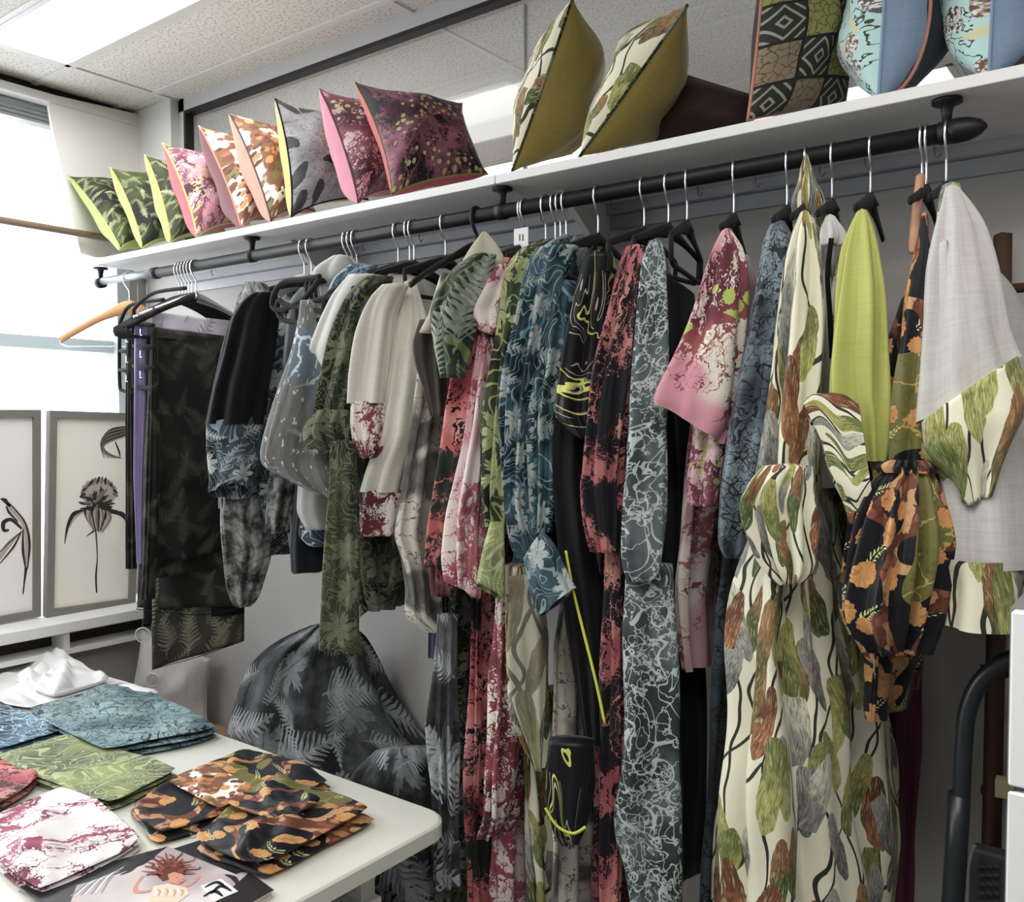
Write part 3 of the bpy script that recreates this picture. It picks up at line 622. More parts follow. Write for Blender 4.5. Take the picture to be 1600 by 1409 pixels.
# ---------------------------------------------------------------- cushions
def cushion(cs, T, front, back, pipe, label, name='cushion', band=None, frontpos=True, pinch=.15, bandmat=None, group='cushions on the shelf', sag=0.0, sq=.5):
    """cs: near-top, far-top, far-bottom, near-bottom seam corners"""
    NT, FT, FB, NB = [np.array(c, float) for c in cs]; N = 25
    nr = np.cross(FT - NT, NB - NT); nr /= np.linalg.norm(nr)
    if nr[0] < 0: nr = -nr            # front side faces +x
    w_, h_ = np.linalg.norm(FT - NT), np.linalg.norm(NB - NT); t_ = thing(name, (NB + FB) / 2, label, 'cushion', group); rr = random.Random(label); ph = [rr.random() * 6 for _ in range(4)]
    g = np.sin(np.linspace(-1, 1, N) * math.pi / 2)
    def base(s, t):
        s2 = s * (1 - pinch * (1 - t * t) ** .8); t2 = t * (1 - pinch * (1 - s * s) ** .8); a, b = (s2 + 1) / 2, (t2 + 1) / 2
        return (NT * (1 - a) + FT * a) * (1 - b) + (NB * (1 - a) + FB * a) * b
    def grid(sign, nm, mat, s0=-1, s1=1, tf=1.0, sq=sq):
        V, UV = [], []
        gs = g if (s0, s1) == (-1, 1) else np.linspace(s0, s1, 9)
        for t in g:
            for s in gs:
                hgt = tf * T * max(0, (1 - s * s) * (1 - t * t)) ** sq * (1 + .07 * math.sin(s * 5 + ph[0] + t * 2) + .07 * math.sin(t * 6 + ph[1])) + .0035 * math.sin(9 * s + 7 * t + ph[2]) * (1 - s * s) * (1 - t * t)
                V.append(base(s, t) + sign * nr * hgt); UV.append(((s + 1) / 2 * w_ + ph[0], (1 - t) / 2 * h_ + ph[1]))
        m = len(gs); Fc = [(j * m + i, j * m + i + 1, (j + 1) * m + i + 1, (j + 1) * m + i) for j in range(N - 1) for i in range(m - 1)]
        return mesh(nm, V, Fc, mat, t_, UV)
    fs = 1 if frontpos else -1
    grid(fs, 'printed_cover', front)
    if bandmat: grid(-fs, 'side_band', bandmat, -1, -.72); grid(-fs, 'back_cover', back, -.72, 1)
    else: grid(-fs, 'back_cover', back, -1, 1, *((1.35, .36) if frontpos and NT[0] < -1.2 else (1.0, sq)))
    L = np.linspace(-1, 1, 22)[:-1]
    bd = [base(s, -1) for s in L] + [base(1, t) for t in L] + [base(-s, 1) for s in L] + [base(-1, -t) for t in L]
    wire('piping', bd, .0028, pipe, t_, 6, True)
    if bandmat:
        P = [base(-.72, t) - fs * nr * (T * max(0, (1 - .72 ** 2) * (1 - t * t)) ** sq + .001) for t in np.linspace(-1, 1, 20)]; wire('band_piping', P, .003, band, t_, 6)
    return t_
def C4(nt, ft, fb, nb, y0=-.295, y1=-.09):
    c = [at(*nt, y0), at(*ft, y1), at(*fb, y1), at(*nb, y0)]
    for q in (2, 3): c[q][2] = max(c[q][2], SZ1 + .006)
    return c
f = FB
cushion(C4((107, 275), (205, 282), (262, 372), (188, 389)), .06, f['green_fern'], f['lime'], f['lime'], 'green fern print cushion with lime piping, nearest the window')
cushion(C4((172, 262), (262, 268), (308, 368), (222, 388)), .06, f['green_fern'], f['lime'], f['lime'], 'green fern print cushion with lime edge, second from the window')
cushion(C4((226, 242), (315, 255), (352, 362), (266, 380)), .06, f['green_fern'], f['lime'], f['lime'], 'green fern print cushion with lime edge, next to the pink one')
cushion(C4((254, 224), (350, 240), (390, 350), (308, 372)), .065, f['rose_print'], f['crimson'], f['lime'], 'small pink and black seaweed cushion with crimson back')
cushion(C4((311, 197), (400, 214), (445, 338), (377, 356)), .065, f['orange_floral'], f['maroon'], f['salmon'], 'orange and white floral cushion with maroon back')
cushion(C4((357, 175), (455, 198), (492, 330), (424, 352)), .065, f['orange_floral'], f['salmon'], f['taupe'], 'brown and white floral cushion with salmon back')
cushion(C4((430, 154), (540, 172), (575, 312), (455, 346)), .07, f['grey_black'], f['yellow'], f['black'], 'grey and black flower print cushion with yellow back')
cushion(C4((499, 139), (600, 160), (640, 300), (560, 322)), .07, f['rose_print'], f['rose'], f['maroon'], 'dusty rose seaweed cushion with plain pink back')
cushion(C4((553, 128), (722, 162), (762, 272), (612, 310)), .08, f['wine_print'], f['crimson'], f['mustard'], 'large wine and black seaweed cushion with bright red back')
cushion(C4((894, -2), (928, 60), (893, 240), (800, 270), -.295, -.06), .075, f['mustard'], f['paddle_small'], f['green_tangle'], 'pod print and mustard velvet cushion leaning behind its twin, the left one', frontpos=True, pinch=.05)
cushion(C4((1074, 8), (1045, 60), (1005, 205), (905, 250), -.295, -.06), .075, f['mustard'], f['paddle_small'], f['green_tangle'], 'pod print and mustard velvet cushion beside the dark brown one', frontpos=True, pinch=.05)
cushion([at(1035, 105, -.1), at(1175, 150, -.1), at(1180, 212, -.1), at(1010, 235, -.1)], .06, f['chocolate'], f['chocolate'], f['taupe'], 'dark chocolate brown velvet cushion slumped on the shelf', pinch=.03)
cushion([at(1195, -85, -.26), at(1330, -85, -.08), at(1320, 175, -.08), at(1168, 188, -.27)], .06, f['patch'], f['taupe'], f['salmon'], 'cushion with a patchwork of olive and dark geometric tiles', pinch=.05)
cushion([at(1388, -110, -.29), at(1425, -105, -.06), at(1415, 150, -.06), at(1372, 158, -.29)], .085, f['aqua'], f['denim'], f['sky_blue'], 'aqua shell print cushion with blue band and orange piping, left of its pair', frontpos=False, pinch=.03, bandmat=f['sky_blue'], band=f['salmon'])
cushion([at(1556, -130, -.29), at(1596, -125, -.06), at(1592, 115, -.06), at(1545, 122, -.29)], .085, f['aqua'], f['denim'], f['sky_blue'], 'aqua shell print cushion with blue band and maroon piping at the frame edge', frontpos=False, pinch=.03, bandmat=f['sky_blue'], band=f['maroon'])
tag(box('cardboard_box', at(1030, 205, -.2) * [1, 1, 0] + [0, 0, SZ1 + .001], at(1130, 190, -.1) * [1, 1, 0] + [0, 0, SZ1 + .02], plain('cardboard', (.35, .2, .1), .8)), 'flat brown card under the chocolate cushion', 'box')
tag(box('cardboard_box', at(755, 270, -.2) * [1, 1, 0] + [0, 0, SZ1 + .001], at(792, 262, -.06) * [1, 1, 0] + [0, 0, SZ1 + .03], plain('cardboard', (.35, .2, .1), .8)), 'small brown card box between the wine and mustard cushions', 'box')
# ---------------------------------------------------------------- garments on the rail, window end first
def G(name, label, cat, u, v=600, Y=RY, group=None): return thing(name, at(u, v, Y), label, cat, group)
YN = -.45
# empty wooden hanger
w_ = hanger(200, 48, 'empty pale wooden hanger with notched shoulders at the window end of the rail', PINE, 'wood', wdt=.2, group='hangers on the rail', name='wooden_hanger')
for i, u in enumerate((279, 284, 289, 294, 299, 305)):
    hanger(u, -4 + 1.2 * i, ('leftmost', 'second from left', 'third from left', 'third from right', 'second from right', 'rightmost')[i] + ' of six empty black velvet hangers bunched over the dark fern scarves', group='bunch of black hangers near the window')
wire_h = hanger(305, 8, 'thin chrome wire hanger in front of the black bunch', CHROME, 'wire', wdt=.17, bar=False, name='wire_hanger')
# tiered trouser hangers
def tiered(name, label, x0, x1, ys, Y, top):
    t = G(name, label, 'hanger', (x0 + x1) / 2, top, Y)
    P = smooth_path([at(x1 + 50, top - 30, Y), at(x1, top - 22, Y), at(x0 + 3, top, Y), at(x0, top + 20, Y), at(x0, ys[-1] - 12, Y), at(x0 + 5, ys[-1], Y), at(x1, ys[-1] + 2, Y)], 40)
    wire('frame', P, .005, VELVET, t, 8)
    for y in ys[:-1]: wire('trouser_bar', [at(x0, y, Y), at((x0 + x1) / 2, y + 1, Y), at(x1, y + 2, Y)], .0055, VELVET, t, 8)
    for y in ys[:-1]: wire('clip', [at(x0 + 10, y + 8, Y - .012), at(x0 + 10, y + 18, Y - .012), at(x0 + 13, y + 18, Y - .012)], .0015, CHROME, t, 6)
    return t
tiered('trouser_hanger', 'tiered black velvet trouser hanger holding the lavender scarf', 209, 240, (506, 540, 572, 604), -.44, 480)
tiered('trouser_hanger', 'tiered black velvet trouser hanger nearest the window, left of the lavender scarf', 187, 206, (516, 548, 578, 610), -.40, 498)
t = G('scarf', 'glossy lavender purple scarf hanging folded from tiered hanger', 'scarf', 220)
tube('cloth', [(508, 211, 229), (620, 210, 228), (750, 210, 224), (880, 214, 222)], f['lavender'], t, Y=-.43, dep=.9, fold=(5, .004))
t = G('scarf', 'narrow pale teal scarf behind the lavender one', 'scarf', 230); tube('cloth', [(505, 222, 237), (620, 222, 233), (690, 224, 230)], f['grey_jersey'], t, Y=-.40, dep=.9, fold=(5, .003))
t = G('scarf', 'narrow black fern scarf hanging on the window side of the lavender scarf', 'scarf', 203)
tube('cloth', [(520, 198, 208), (650, 197, 210), (780, 199, 212), (888, 199, 213)], f['dark_fern'], t, Y=-.40, dep=1.0, fold=(7, .004))
t = G('scarf', 'dark fern scarf strip hanging between the lavender scarf and the wide panel', 'scarf', 236)
tube('cloth', [(512, 236, 246), (650, 231, 248), (800, 226, 246), (935, 222, 240)], f['dark_fern'], t, Y=-.42, dep=1.0, fold=(7, .004))
YS = -.36
def sq4(a, b, c, d, y0, y1): return [at(*a, y0), at(*b, y1), at(*c, y1), at(*d, y0)]
t = G('scarf', 'pale lilac sheer scarf folded over the hanger bar above the dark panel', 'scarf', 300, 500)
sheet('cloth', sq4((237, 487), (372, 502), (372, 530), (238, 512), -.40, -.18), f['pale_fern'], t, (2, .002), 30, 8, 1)
t = G('scarf', 'wide black fern print scarf, the front panel of the scarves', 'scarf', 300)
sheet('cloth', sq4((238, 511), (372, 527), (365, 856), (243, 884), -.40, -.19), f['dark_fern'], t, (1.5, .005), 30, 50, 2)
t = G('scarf', 'black fern scarf whose hem shows just below the front panel', 'scarf', 300)
sheet('cloth', sq4((233, 515), (378, 532), (372, 878), (237, 905), -.385, -.175), f['dark_fern'], t, (1.5, .004), 30, 50, 3)
t = G('scarf', 'black fern scarf with a curved hem hanging lower than the front panel', 'scarf', 300)
o = sheet('cloth', sq4((228, 560), (388, 560), (383, 948), (213, 951), -.37, -.165), f['dark_fern'], t, (1.3, .007), 34, 50, 4)
hem('hem', smooth_path([at(213, 951, -.37), at(262, 957, -.32), at(320, 960, -.25), at(383, 948, -.165)], 20), .0015, f['black'], t)
t = G('scarf', 'plain black scarf edge showing above the lowest sheer scarf', 'scarf', 300)
sheet('cloth', sq4((226, 700), (385, 700), (382, 958), (225, 974), -.355, -.155), f['black'], t, (1.3, .004), 30, 30, 5)
t = G('scarf', 'brown sheer fern scarf hanging lowest with its corner pointing down', 'scarf', 300)
sheet('cloth', sq4((238, 800), (384, 800), (381, 1001), (238, 1046), -.345, -.15), f['sheer_fern'], t, (1.2, .004), 30, 30, 6)
hem('hem', [at(238, 970, -.346), at(238, 1046, -.346), at(310, 1026, -.25), at(381, 1001, -.151), at(381, 950, -.151)], .0013, f['black'], t)

def hg(u, what, **kw):
    kw.setdefault('wdt', .125)
    if u > 1090: kw['yaw'] = -(37.05 - math.degrees(math.atan((u - 800) / F_PX))) + 9; kw.setdefault('bar', u in (640, 1074))
    return hanger(u, label='black velvet hanger holding the ' + what, **kw)
# grey top on a cream padded hanger
hanger(475, 0, 'cream padded hanger over the black blouse', f['cream_wool'], 'wood', bar=False, wdt=.2, name='padded_hanger')
t = G('blouse', 'long mottled grey blouse on the cream padded hanger, behind the black one', 'blouse', 400)
tube('body', [(442, 385, 420), (470, 372, 455), (520, 362, 470), (700, 352, 480), (790, 350, 470)], f['mottle'], t, a=.2, fold=(8, .006))
tube('sleeve', [(740, 350, 405), (800, 350, 412), (870, 353, 418), (910, 354, 407), (935, 360, 400), (948, 370, 388)], f['mottle'], t, Y=-.40, dep=.4, fold=(7, .006), capb=True)
hg(486, 'black blouse with fern cuffs')
t = G('blouse', 'black blouse with slate fern print cuffs', 'blouse', 380)
tube('body', [(462, 398, 440), (500, 380, 462), (600, 372, 470), (700, 380, 450), (756, 384, 440)], f['black'], t, a=.2, fold=(7, .007))
tube('sleeve', [(458, 395, 432), (470, 378, 436), (500, 360, 436), (560, 345, 430), (610, 332, 420), (662, 325, 414)], f['black'], t, Y=YN, dep=.6, fold=(6, .007))
cu = tube('cuff', [(325, 658, 413, 648), (327, 690, 411, 684), (329, 722, 406, 716), (332, 752, 402, 742), (329, 762, 401, 752, 3, 8), (330, 770, 400, 766, 3, 13)], f['slate_fern'], t, Y=YN, dep=.6, fold=(5, .004), cap=False)
# dark denim fern jacket + neighbours
t = G('jacket', 'short slate fern jacket whose wide hem shows below the black blouse', 'jacket', 420)
tube('body', [(455, 440, 500), (520, 410, 540), (700, 390, 540), (760, 384, 530), (820, 379, 520), (862, 378, 512)], f['slate_fern'], t, a=.2, fold=(7, .006))
t = G('jacket', 'grey blue jacket with flat collar behind the thistle blouse', 'jacket', 470)
tube('body', [(452, 470, 520), (475, 452, 540), (560, 444, 560), (720, 440, 540), (850, 458, 570), (888, 458, 565)], f['grey_jersey'], t, a=.18, fold=(8, .007))
tube('sleeve', [(700, 425, 470), (760, 423, 470), (815, 418, 455), (832, 420, 452)], f['mottle'], t, Y=-.38, dep=.6, fold=(6, .005), capb=True)
t = G('blouse', 'pale grey sleeve and dark hem layered below the thistle blouse', 'blouse', 500, 820)
tube('body', [(640, 470, 560), (800, 462, 560), (848, 458, 560), (888, 460, 560)], f['navy_sheer'], t, Y=-.33, a=.16, fold=(6, .004))
tube('sleeve', [(640, 478, 550), (760, 468, 545), (800, 466, 540), (826, 480, 535)], f['pale_grey'], t, Y=-.40, dep=.6, fold=(5, .004), capb=True)
tube('lower_cuff', [(800, 466, 540), (835, 462, 545), (852, 480, 540)], f['blue_vein'], t, Y=-.36, dep=.6, fold=(4, .003), capb=True)
for u, s_ in ((543, 'thistle print blouse'), (550, 'grey jacket with the pale collar'), (557, 'white short-sleeved top')): hg(u, s_)
t = G('blouse', 'thistle print grey blouse with a wide drooping sleeve', 'blouse', 480)
tube('body', [(432, 500, 545), (455, 488, 560), (520, 480, 590), (700, 470, 590)], f['grey_jersey'], t, a=.19, fold=(7, .006))
tube('sleeve', [(470, 470, 535), (520, 464, 550), (560, 455, 560), (600, 443, 566), (640, 431, 566), (680, 419, 566), (412, 708, 566, 712), (414, 728, 568, 745), (440, 742, 566, 775), (480, 762, 562, 800)], f['thistle'], t, Y=YN, dep=.45, fold=(6, .006), capb=True)
col = tube('collar', [(400, 520, 545), (420, 490, 560), (440, 486, 566), (465, 500, 520)], f['pale_grey'], t, Y=-.34, dep=.8, fold=(4, .004), capb=True, label='pale grey turned-down collar')
t = G('jacket', 'pale grey linen jacket with rounded shoulders near the chrome hooks', 'jacket', 560)
tube('body', [(402, 535, 560), (418, 515, 600), (436, 500, 612), (470, 508, 620), (600, 500, 620)], f['pale_grey'], t, a=.2, fold=(6, .005))
tube('sleeve', [(415, 545, 590), (436, 520, 580), (480, 505, 560), (520, 498, 550)], f['blue_vein'], t, Y=-.42, dep=.6, fold=(5, .004), capb=True)
t = G('top', 'plain white short-sleeved top with pointed sleeve end', 'top', 540, 480)
tube('body', [(422, 560, 600), (436, 540, 630), (500, 520, 640), (700, 520, 640)], f['white'], t, a=.19, fold=(6, .005))
tube('sleeve', [(430, 545, 600), (460, 520, 590), (500, 502, 570), (484, 545, 560, 552), (482, 556, 550, 580), (496, 576, 545, 600)], f['white'], t, Y=YN, dep=.5, fold=(4, .004), capb=True)
# looped black hangers hanging in front
def loophanger(label, pts, Y=-.47, r=.0062):
    t = thing('looped_hanger', at(*pts[0], Y), label, 'hanger', None); wire('loop', smooth_path([at(u, v, Y) for u, v in pts], 60), r, VELVET, t, 8, label=None); return t
loophanger('black looped velvet hanger hooked by the black blouse collar', [(500, 432), (475, 436), (445, 440), (430, 456), (426, 478), (440, 484), (470, 470), (488, 452), (500, 434)])
loophanger('black looped velvet hanger end, lower of the pair beside the black blouse', [(520, 492), (490, 484), (450, 477), (436, 470), (434, 486), (444, 500), (470, 503), (500, 500)])
loophanger('black square looped hanger over the thistle blouse', [(562, 455), (520, 462), (470, 478), (464, 492), (468, 508), (485, 512), (530, 506), (565, 500)])
loophanger('black square looped hanger against the white top', [(575, 455), (535, 448), (512, 462), (506, 482), (515, 492), (560, 470)])
# olive tangle blouse
hg(622, 'olive tangle blouse')
t = G('blouse', 'sheer olive seaweed blouse with long trailing tie', 'blouse', 540)
tube('body', [(425, 588, 640), (445, 562, 670), (520, 545, 680), (700, 540, 690), (850, 545, 680), (925, 560, 660), (948, 570, 645)], f['olive_tangle'], t, a=.2, fold=(7, .009))
tube('sleeve', [(432, 570, 615), (460, 545, 605), (500, 530, 600), (560, 516, 590), (610, 504, 575), (650, 496, 560), (672, 492, 555)], f['olive_tangle'], t, Y=YN, dep=.55, fold=(7, .007))
tube('sleeve_frill', [(640, 497, 556), (665, 488, 558), (690, 489, 560), (500, 702, 558, 706)], f['olive_tangle'], t, Y=-.47, dep=.6, fold=(9, .011), cap=False)
tube('tie', [(690, 516, 556), (760, 515, 560), (860, 511, 562), (940, 507, 560), (1000, 501, 560), (500, 1012, 566, 1026)], f['olive_tangle'], t, Y=-.49, dep=.35, fold=(5, .006), capb=True)
sheet('flounce', [at(560, 838, -.34), at(648, 820, -.28), at(640, 905, -.28), at(560, 966, -.34)], f['olive_tangle'], t, (2, .01), 24, 24, 3)
# ivory blouse
hg(640, 'ivory blouse with red coral cuffs'); hg(647, 'ivory blouse, second hook beside it', yaw=6, bar=False); hg(696, 'cream cape, showing its empty arch')
t = G('blouse', 'ivory linen blouse with red coral print cuffs', 'blouse', 620)
tube('body', [(428, 615, 655), (436, 603, 690), (452, 596, 712), (560, 600, 705), (680, 600, 700), (760, 585, 660)], f['ivory'], t, a=.2, fold=(6, .007))
tube('sleeve', [(445, 598, 640), (462, 582, 630), (490, 571, 618), (540, 560, 612), (590, 552, 606), (630, 548, 602)], f['ivory'], t, Y=YN, dep=.6, fold=(5, .006))
tube('cuff', [(628, 548, 602), (660, 549, 602), (690, 553, 600), (706, 560, 594), (716, 566, 586)], f['red_white'], t, Y=YN, dep=.6, fold=(5, .004), capb=True)
tube('far_sleeve', [(440, 632, 650), (500, 622, 664), (600, 606, 670), (680, 594, 662), (730, 577, 644), (768, 568, 632)], f['ivory'], t, Y=-.40, dep=.55, fold=(5, .006))
tube('far_cuff', [(766, 567, 632), (800, 564, 626), (836, 563, 621)], f['red_white'], t, Y=-.40, dep=.55, fold=(5, .004), capb=True)
# cape and ivory twig dress
hanger(745, 0, 'black plastic hanger holding the cream cape', plain('black_plastic', (.01, .01, .01), .3), hook=BLACKM, bar=False, drop=-.02)
t = G('dress', 'ivory dress with black twig and charcoal flower print', 'dress', 650, 800)
tube('body', [(430, 690, 740), (520, 665, 740), (640, 650, 735), (720, 636, 730), (790, 624, 722), (830, 617, 715), (870, 632, 712), (920, 643, 712), (960, 642, 712), (676, 985, 710, 990)], f['ivory_twig'], t, Y=-.37, a=.12, fold=(8, .008))
t = G('cape', 'cream felt cape with pointed collar and brown lining', 'cape', 740, 400)
tube('collar', [(364, 752, 762), (385, 736, 780), (408, 722, 792), (440, 699, 778), (470, 680, 760), (500, 662, 740), (520, 652, 720)], f['cream_wool'], t, Y=-.475, dep=.35, fold=(3, .004), capb=True)
tube('lining', [(500, 655, 720), (535, 645, 720), (570, 650, 712), (610, 663, 706), (650, 674, 700)], f['taupe'], t, Y=-.46, dep=.3, fold=(6, .008), capb=True, label='dark brown lining of the cape')
t = G('scarf', 'sheer lilac scarf end hanging below the twig dress', 'scarf', 680, 1000)
sheet('cloth', sq4((672, 700), (700, 700), (696, 1028), (669, 1029), -.34, -.30), f['lavender'], t, (2, .004), 12, 40, 2)
# deep green fern
for u, s_ in ((817, 'deep green fern dress'), (821, 'black and coral dress'), (853, 'pink and white coral blouse'), (868, 'lime leaf blouse'), (876, 'red and white coral skirt'), (885, 'teal fern blouse')): hg(u, s_)
t = G('dress', 'deep green dress with large pale fern leaves', 'dress', 720)
tube('body', [(392, 745, 800), (420, 712, 800), (600, 700, 800), (760, 700, 790), (950, 694, 780), (1060, 684, 770), (1160, 682, 768), (1300, 684, 765), (1400, 690, 762)], f['green_tangle'], t, a=.17, fold=(8, .008), label='skirt of dark green tangle')
tube('sleeve', [(398, 735, 775), (415, 712, 770), (450, 686, 760), (490, 674, 748), (540, 680, 736), (590, 690, 725)], f['deep_green_fern'], t, Y=-.50, dep=.6, fold=(4, .005), capb=True)
tube('side_tie', [(960, 684, 715), (1060, 680, 712), (1130, 676, 712), (1230, 682, 712), (1385, 682, 712)], f['charcoal_fern'], t, Y=-.42, dep=.6, fold=(6, .007))
t = G('scarf', 'pale olive sheer scarf tip beside the green dress', 'scarf', 672, 1120)
tube('cloth', [(1040, 684, 700), (1090, 672, 696), (1130, 665, 694), (1162, 668, 684)], f['lime_tangle'], t, Y=-.36, dep=.5, fold=(4, .005), capb=True)
t = G('dress', 'black dress with bright red coral print, next to the green fern one', 'dress', 700)
tube('body', [(392, 790, 815), (410, 770, 825), (600, 735, 810), (900, 742, 800), (1100, 738, 800), (1300, 736, 790), (1420, 736, 790)], f['coral_bright'], t, a=.15, fold=(7, .008))
tube('sleeve', [(405, 770, 810), (430, 750, 800), (480, 735, 785), (560, 712, 765), (640, 696, 748), (720, 684, 738), (780, 675, 728), (830, 668, 716), (885, 663, 705)], f['coral_bright'], t, Y=YN, dep=.55, fold=(5, .006), capb=True)
tube('lower_frill', [(860, 676, 720), (900, 674, 716), (930, 678, 712)], f['coral_dark'], t, Y=-.42, dep=.6, fold=(6, .006), capb=True)
t = G('blouse', 'pink and white coral blouse with a pointed folded cuff', 'blouse', 740)
tube('body', [(395, 790, 830), (420, 775, 835), (600, 745, 815), (760, 735, 800), (900, 735, 790)], f['pink_white'], t, a=.14, fold=(6, .006))
tube('shoulder_flap', [(414, 775, 800), (440, 757, 795), (465, 742, 790), (728, 488, 780, 484), (740, 502, 777, 512), (750, 516, 770, 524)], f['pink_white'], t, Y=-.47, dep=.4, fold=(3, .003), capb=True)
tube('sleeve', [(520, 748, 782), (600, 738, 776), (680, 728, 768), (740, 716, 762), (800, 706, 755), (870, 702, 750), (705, 908, 746, 935)], f['pink_white'], t, Y=YN, dep=.5, fold=(6, .008), capb=True)
t = G('skirt', 'white skirt with dense red coral print and ragged handkerchief hem', 'skirt', 790, 1150)
tube('body', [(880, 775, 830), (1000, 776, 840), (1100, 772, 850), (1200, 764, 845), (1270, 765, 822), (1300, 755, 800)], f['red_white'], t, Y=-.36, a=.1, fold=(7, .01))
tube('underskirt', [(1150, 775, 850), (1280, 772, 845), (1350, 770, 845), (1425, 776, 842)], f['pink_white'], t, Y=-.30, a=.12, fold=(6, .008))
t = G('blouse', 'lime and dark green leaf blouse with flaring lime cuff', 'blouse', 790)
tube('body', [(378, 845, 885), (395, 815, 890), (500, 790, 880), (700, 776, 860), (830, 775, 850)], f['lime_leaf'], t, a=.16, fold=(8, .008))
tube('sleeve', [(388, 815, 858), (405, 797, 850), (440, 784, 842), (500, 779, 832), (580, 768, 822), (660, 758, 812), (760, 754, 805), (822, 760, 798)], f['lime_leaf'], t, Y=YN, dep=.6, fold=(8, .006))
tube('cuff', [(815, 766, 788), (845, 757, 789), (880, 750, 790), (745, 904, 790, 925), (745, 912, 789, 938, 1, 7)], f['lime_tangle'], t, Y=-.49, dep=.55, fold=(4, .002), cap=False)
# teal fern blouse
t = G('blouse', 'teal fern blouse with long gathered sleeves and flared cuffs', 'blouse', 840)
tube('body', [(372, 880, 930), (392, 850, 955), (420, 838, 960), (600, 835, 930), (800, 830, 920), (940, 800, 900)], f['teal_fern'], t, a=.17, fold=(8, .008))
tube('sleeve', [(385, 845, 905), (405, 826, 895), (440, 817, 885), (500, 808, 862), (560, 798, 850), (640, 788, 836), (720, 784, 832), (790, 786, 828), (850, 800, 840), (872, 812, 838)], f['teal_fern'], t, Y=YN, dep=.6, fold=(8, .008))
tube('far_sleeve', [(440, 850, 908), (560, 842, 895), (660, 824, 880), (760, 824, 876), (830, 828, 862)], f['teal_fern'], t, Y=-.43, dep=.6, fold=(7, .007))
tube('cuff', [(818, 872, 848, 828), (824, 896, 864, 846), (832, 930, 880, 880), (842, 956, 894, 910), (846, 962, 900, 918, 2, 6)], f['teal_fern'], t, Y=-.50, dep=.5, fold=(4, .003), cap=True)
t = G('dress', 'sheer sage grey dress with faint leaf print under the teal blouse', 'dress', 830, 1050)
tube('body', [(880, 800, 870), (960, 790, 862), (1020, 794, 866), (1100, 800, 865), (1160, 820, 862), (1200, 838, 852)], f['paddle'], t, Y=-.40, a=.1, fold=(6, .006))
tube('overlayer', [(900, 795, 850), (1000, 793, 858), (1090, 803, 852), (1150, 822, 848), (1205, 838, 846)], f['sage'], t, Y=-.44, dep=.5, fold=(5, .005), capb=True)
tube('skirt', [(1080, 815, 880), (1250, 822, 900), (1425, 838, 930)], f['paddle'], t, Y=-.30, a=.14, fold=(7, .008))
# marble kimono
hg(935, 'black marbled kimono')
t = G('kimono', 'black kimono with gold marbled lines and yellow edging', 'kimono', 900)
tube('body', [(388, 925, 960), (410, 912, 972), (500, 905, 980), (700, 890, 960), (900, 885, 965), (1100, 880, 960), (1280, 890, 950)], f['marble'], t, a=.15, fold=(7, .007))
tube('sleeve', [(395, 912, 950), (430, 903, 948), (500, 892, 944), (560, 880, 942), (620, 868, 940), (650, 864, 938), (900, 680, 940, 700)], f['marble'], t, Y=-.45, dep=.5, fold=(5, .006), capb=True)
tube('front_panel', [(640, 868, 925), (740, 866, 915), (850, 878, 925), (960, 890, 942), (1060, 900, 945), (1160, 915, 946)], f['black'], t, Y=-.42, dep=.5, fold=(5, .006))
tube('drooping_sleeve', [(1155, 858, 928), (1180, 855, 928), (1230, 853, 926), (1270, 856, 918), (1300, 868, 908), (1320, 880, 900)], f['marble'], t, Y=-.47, dep=.6, fold=(5, .005), capb=True)
YE = plain('yellow_edge', c_('b5ba3e'), .6)
for pts, y in ((((884, 860), (895, 920), (910, 980), (930, 1060), (945, 1130)), -.48), (((852, 1262), (870, 1290), (895, 1302), (915, 1292)), -.52)):
    wire('yellow_piping', smooth_path([at(u, v, y) for u, v in pts], 24), .0028, YE, t, 6, flat=.4)
t = G('dress', 'grey and ivory twig dress glimpsed between the marbled folds', 'dress', 890, 1100)
tube('body', [(860, 890, 925), (1000, 868, 930), (1160, 866, 930), (1300, 870, 935), (1425, 860, 940)], f['ivory_twig'], t, Y=-.34, a=.1, fold=(6, .007))
# dark coral
hg(1007, 'dark coral print dress')
t = G('dress', 'black dress with dusky pink coral print and gathered cuff', 'dress', 960)
tube('body', [(378, 988, 1015), (400, 972, 1028), (600, 950, 1020), (850, 935, 1010), (1100, 930, 1005), (1300, 934, 1010), (1425, 936, 1010)], f['coral_dark'], t, a=.15, fold=(6, .008))
tube('sleeve', [(385, 978, 1012), (420, 965, 1008), (480, 953, 1000), (560, 932, 992), (620, 920, 985), (700, 912, 975), (760, 908, 972), (820, 916, 972), (862, 926, 965)], f['coral_black'], t, Y=YN, dep=.55, fold=(7, .007), capb=True)
tube('front_fold', [(860, 945, 972), (1000, 942, 974), (1150, 940, 973), (1300, 938, 972), (1425, 936, 968)], f['coral_black'], t, Y=-.42, dep=.6, fold=(5, .005))
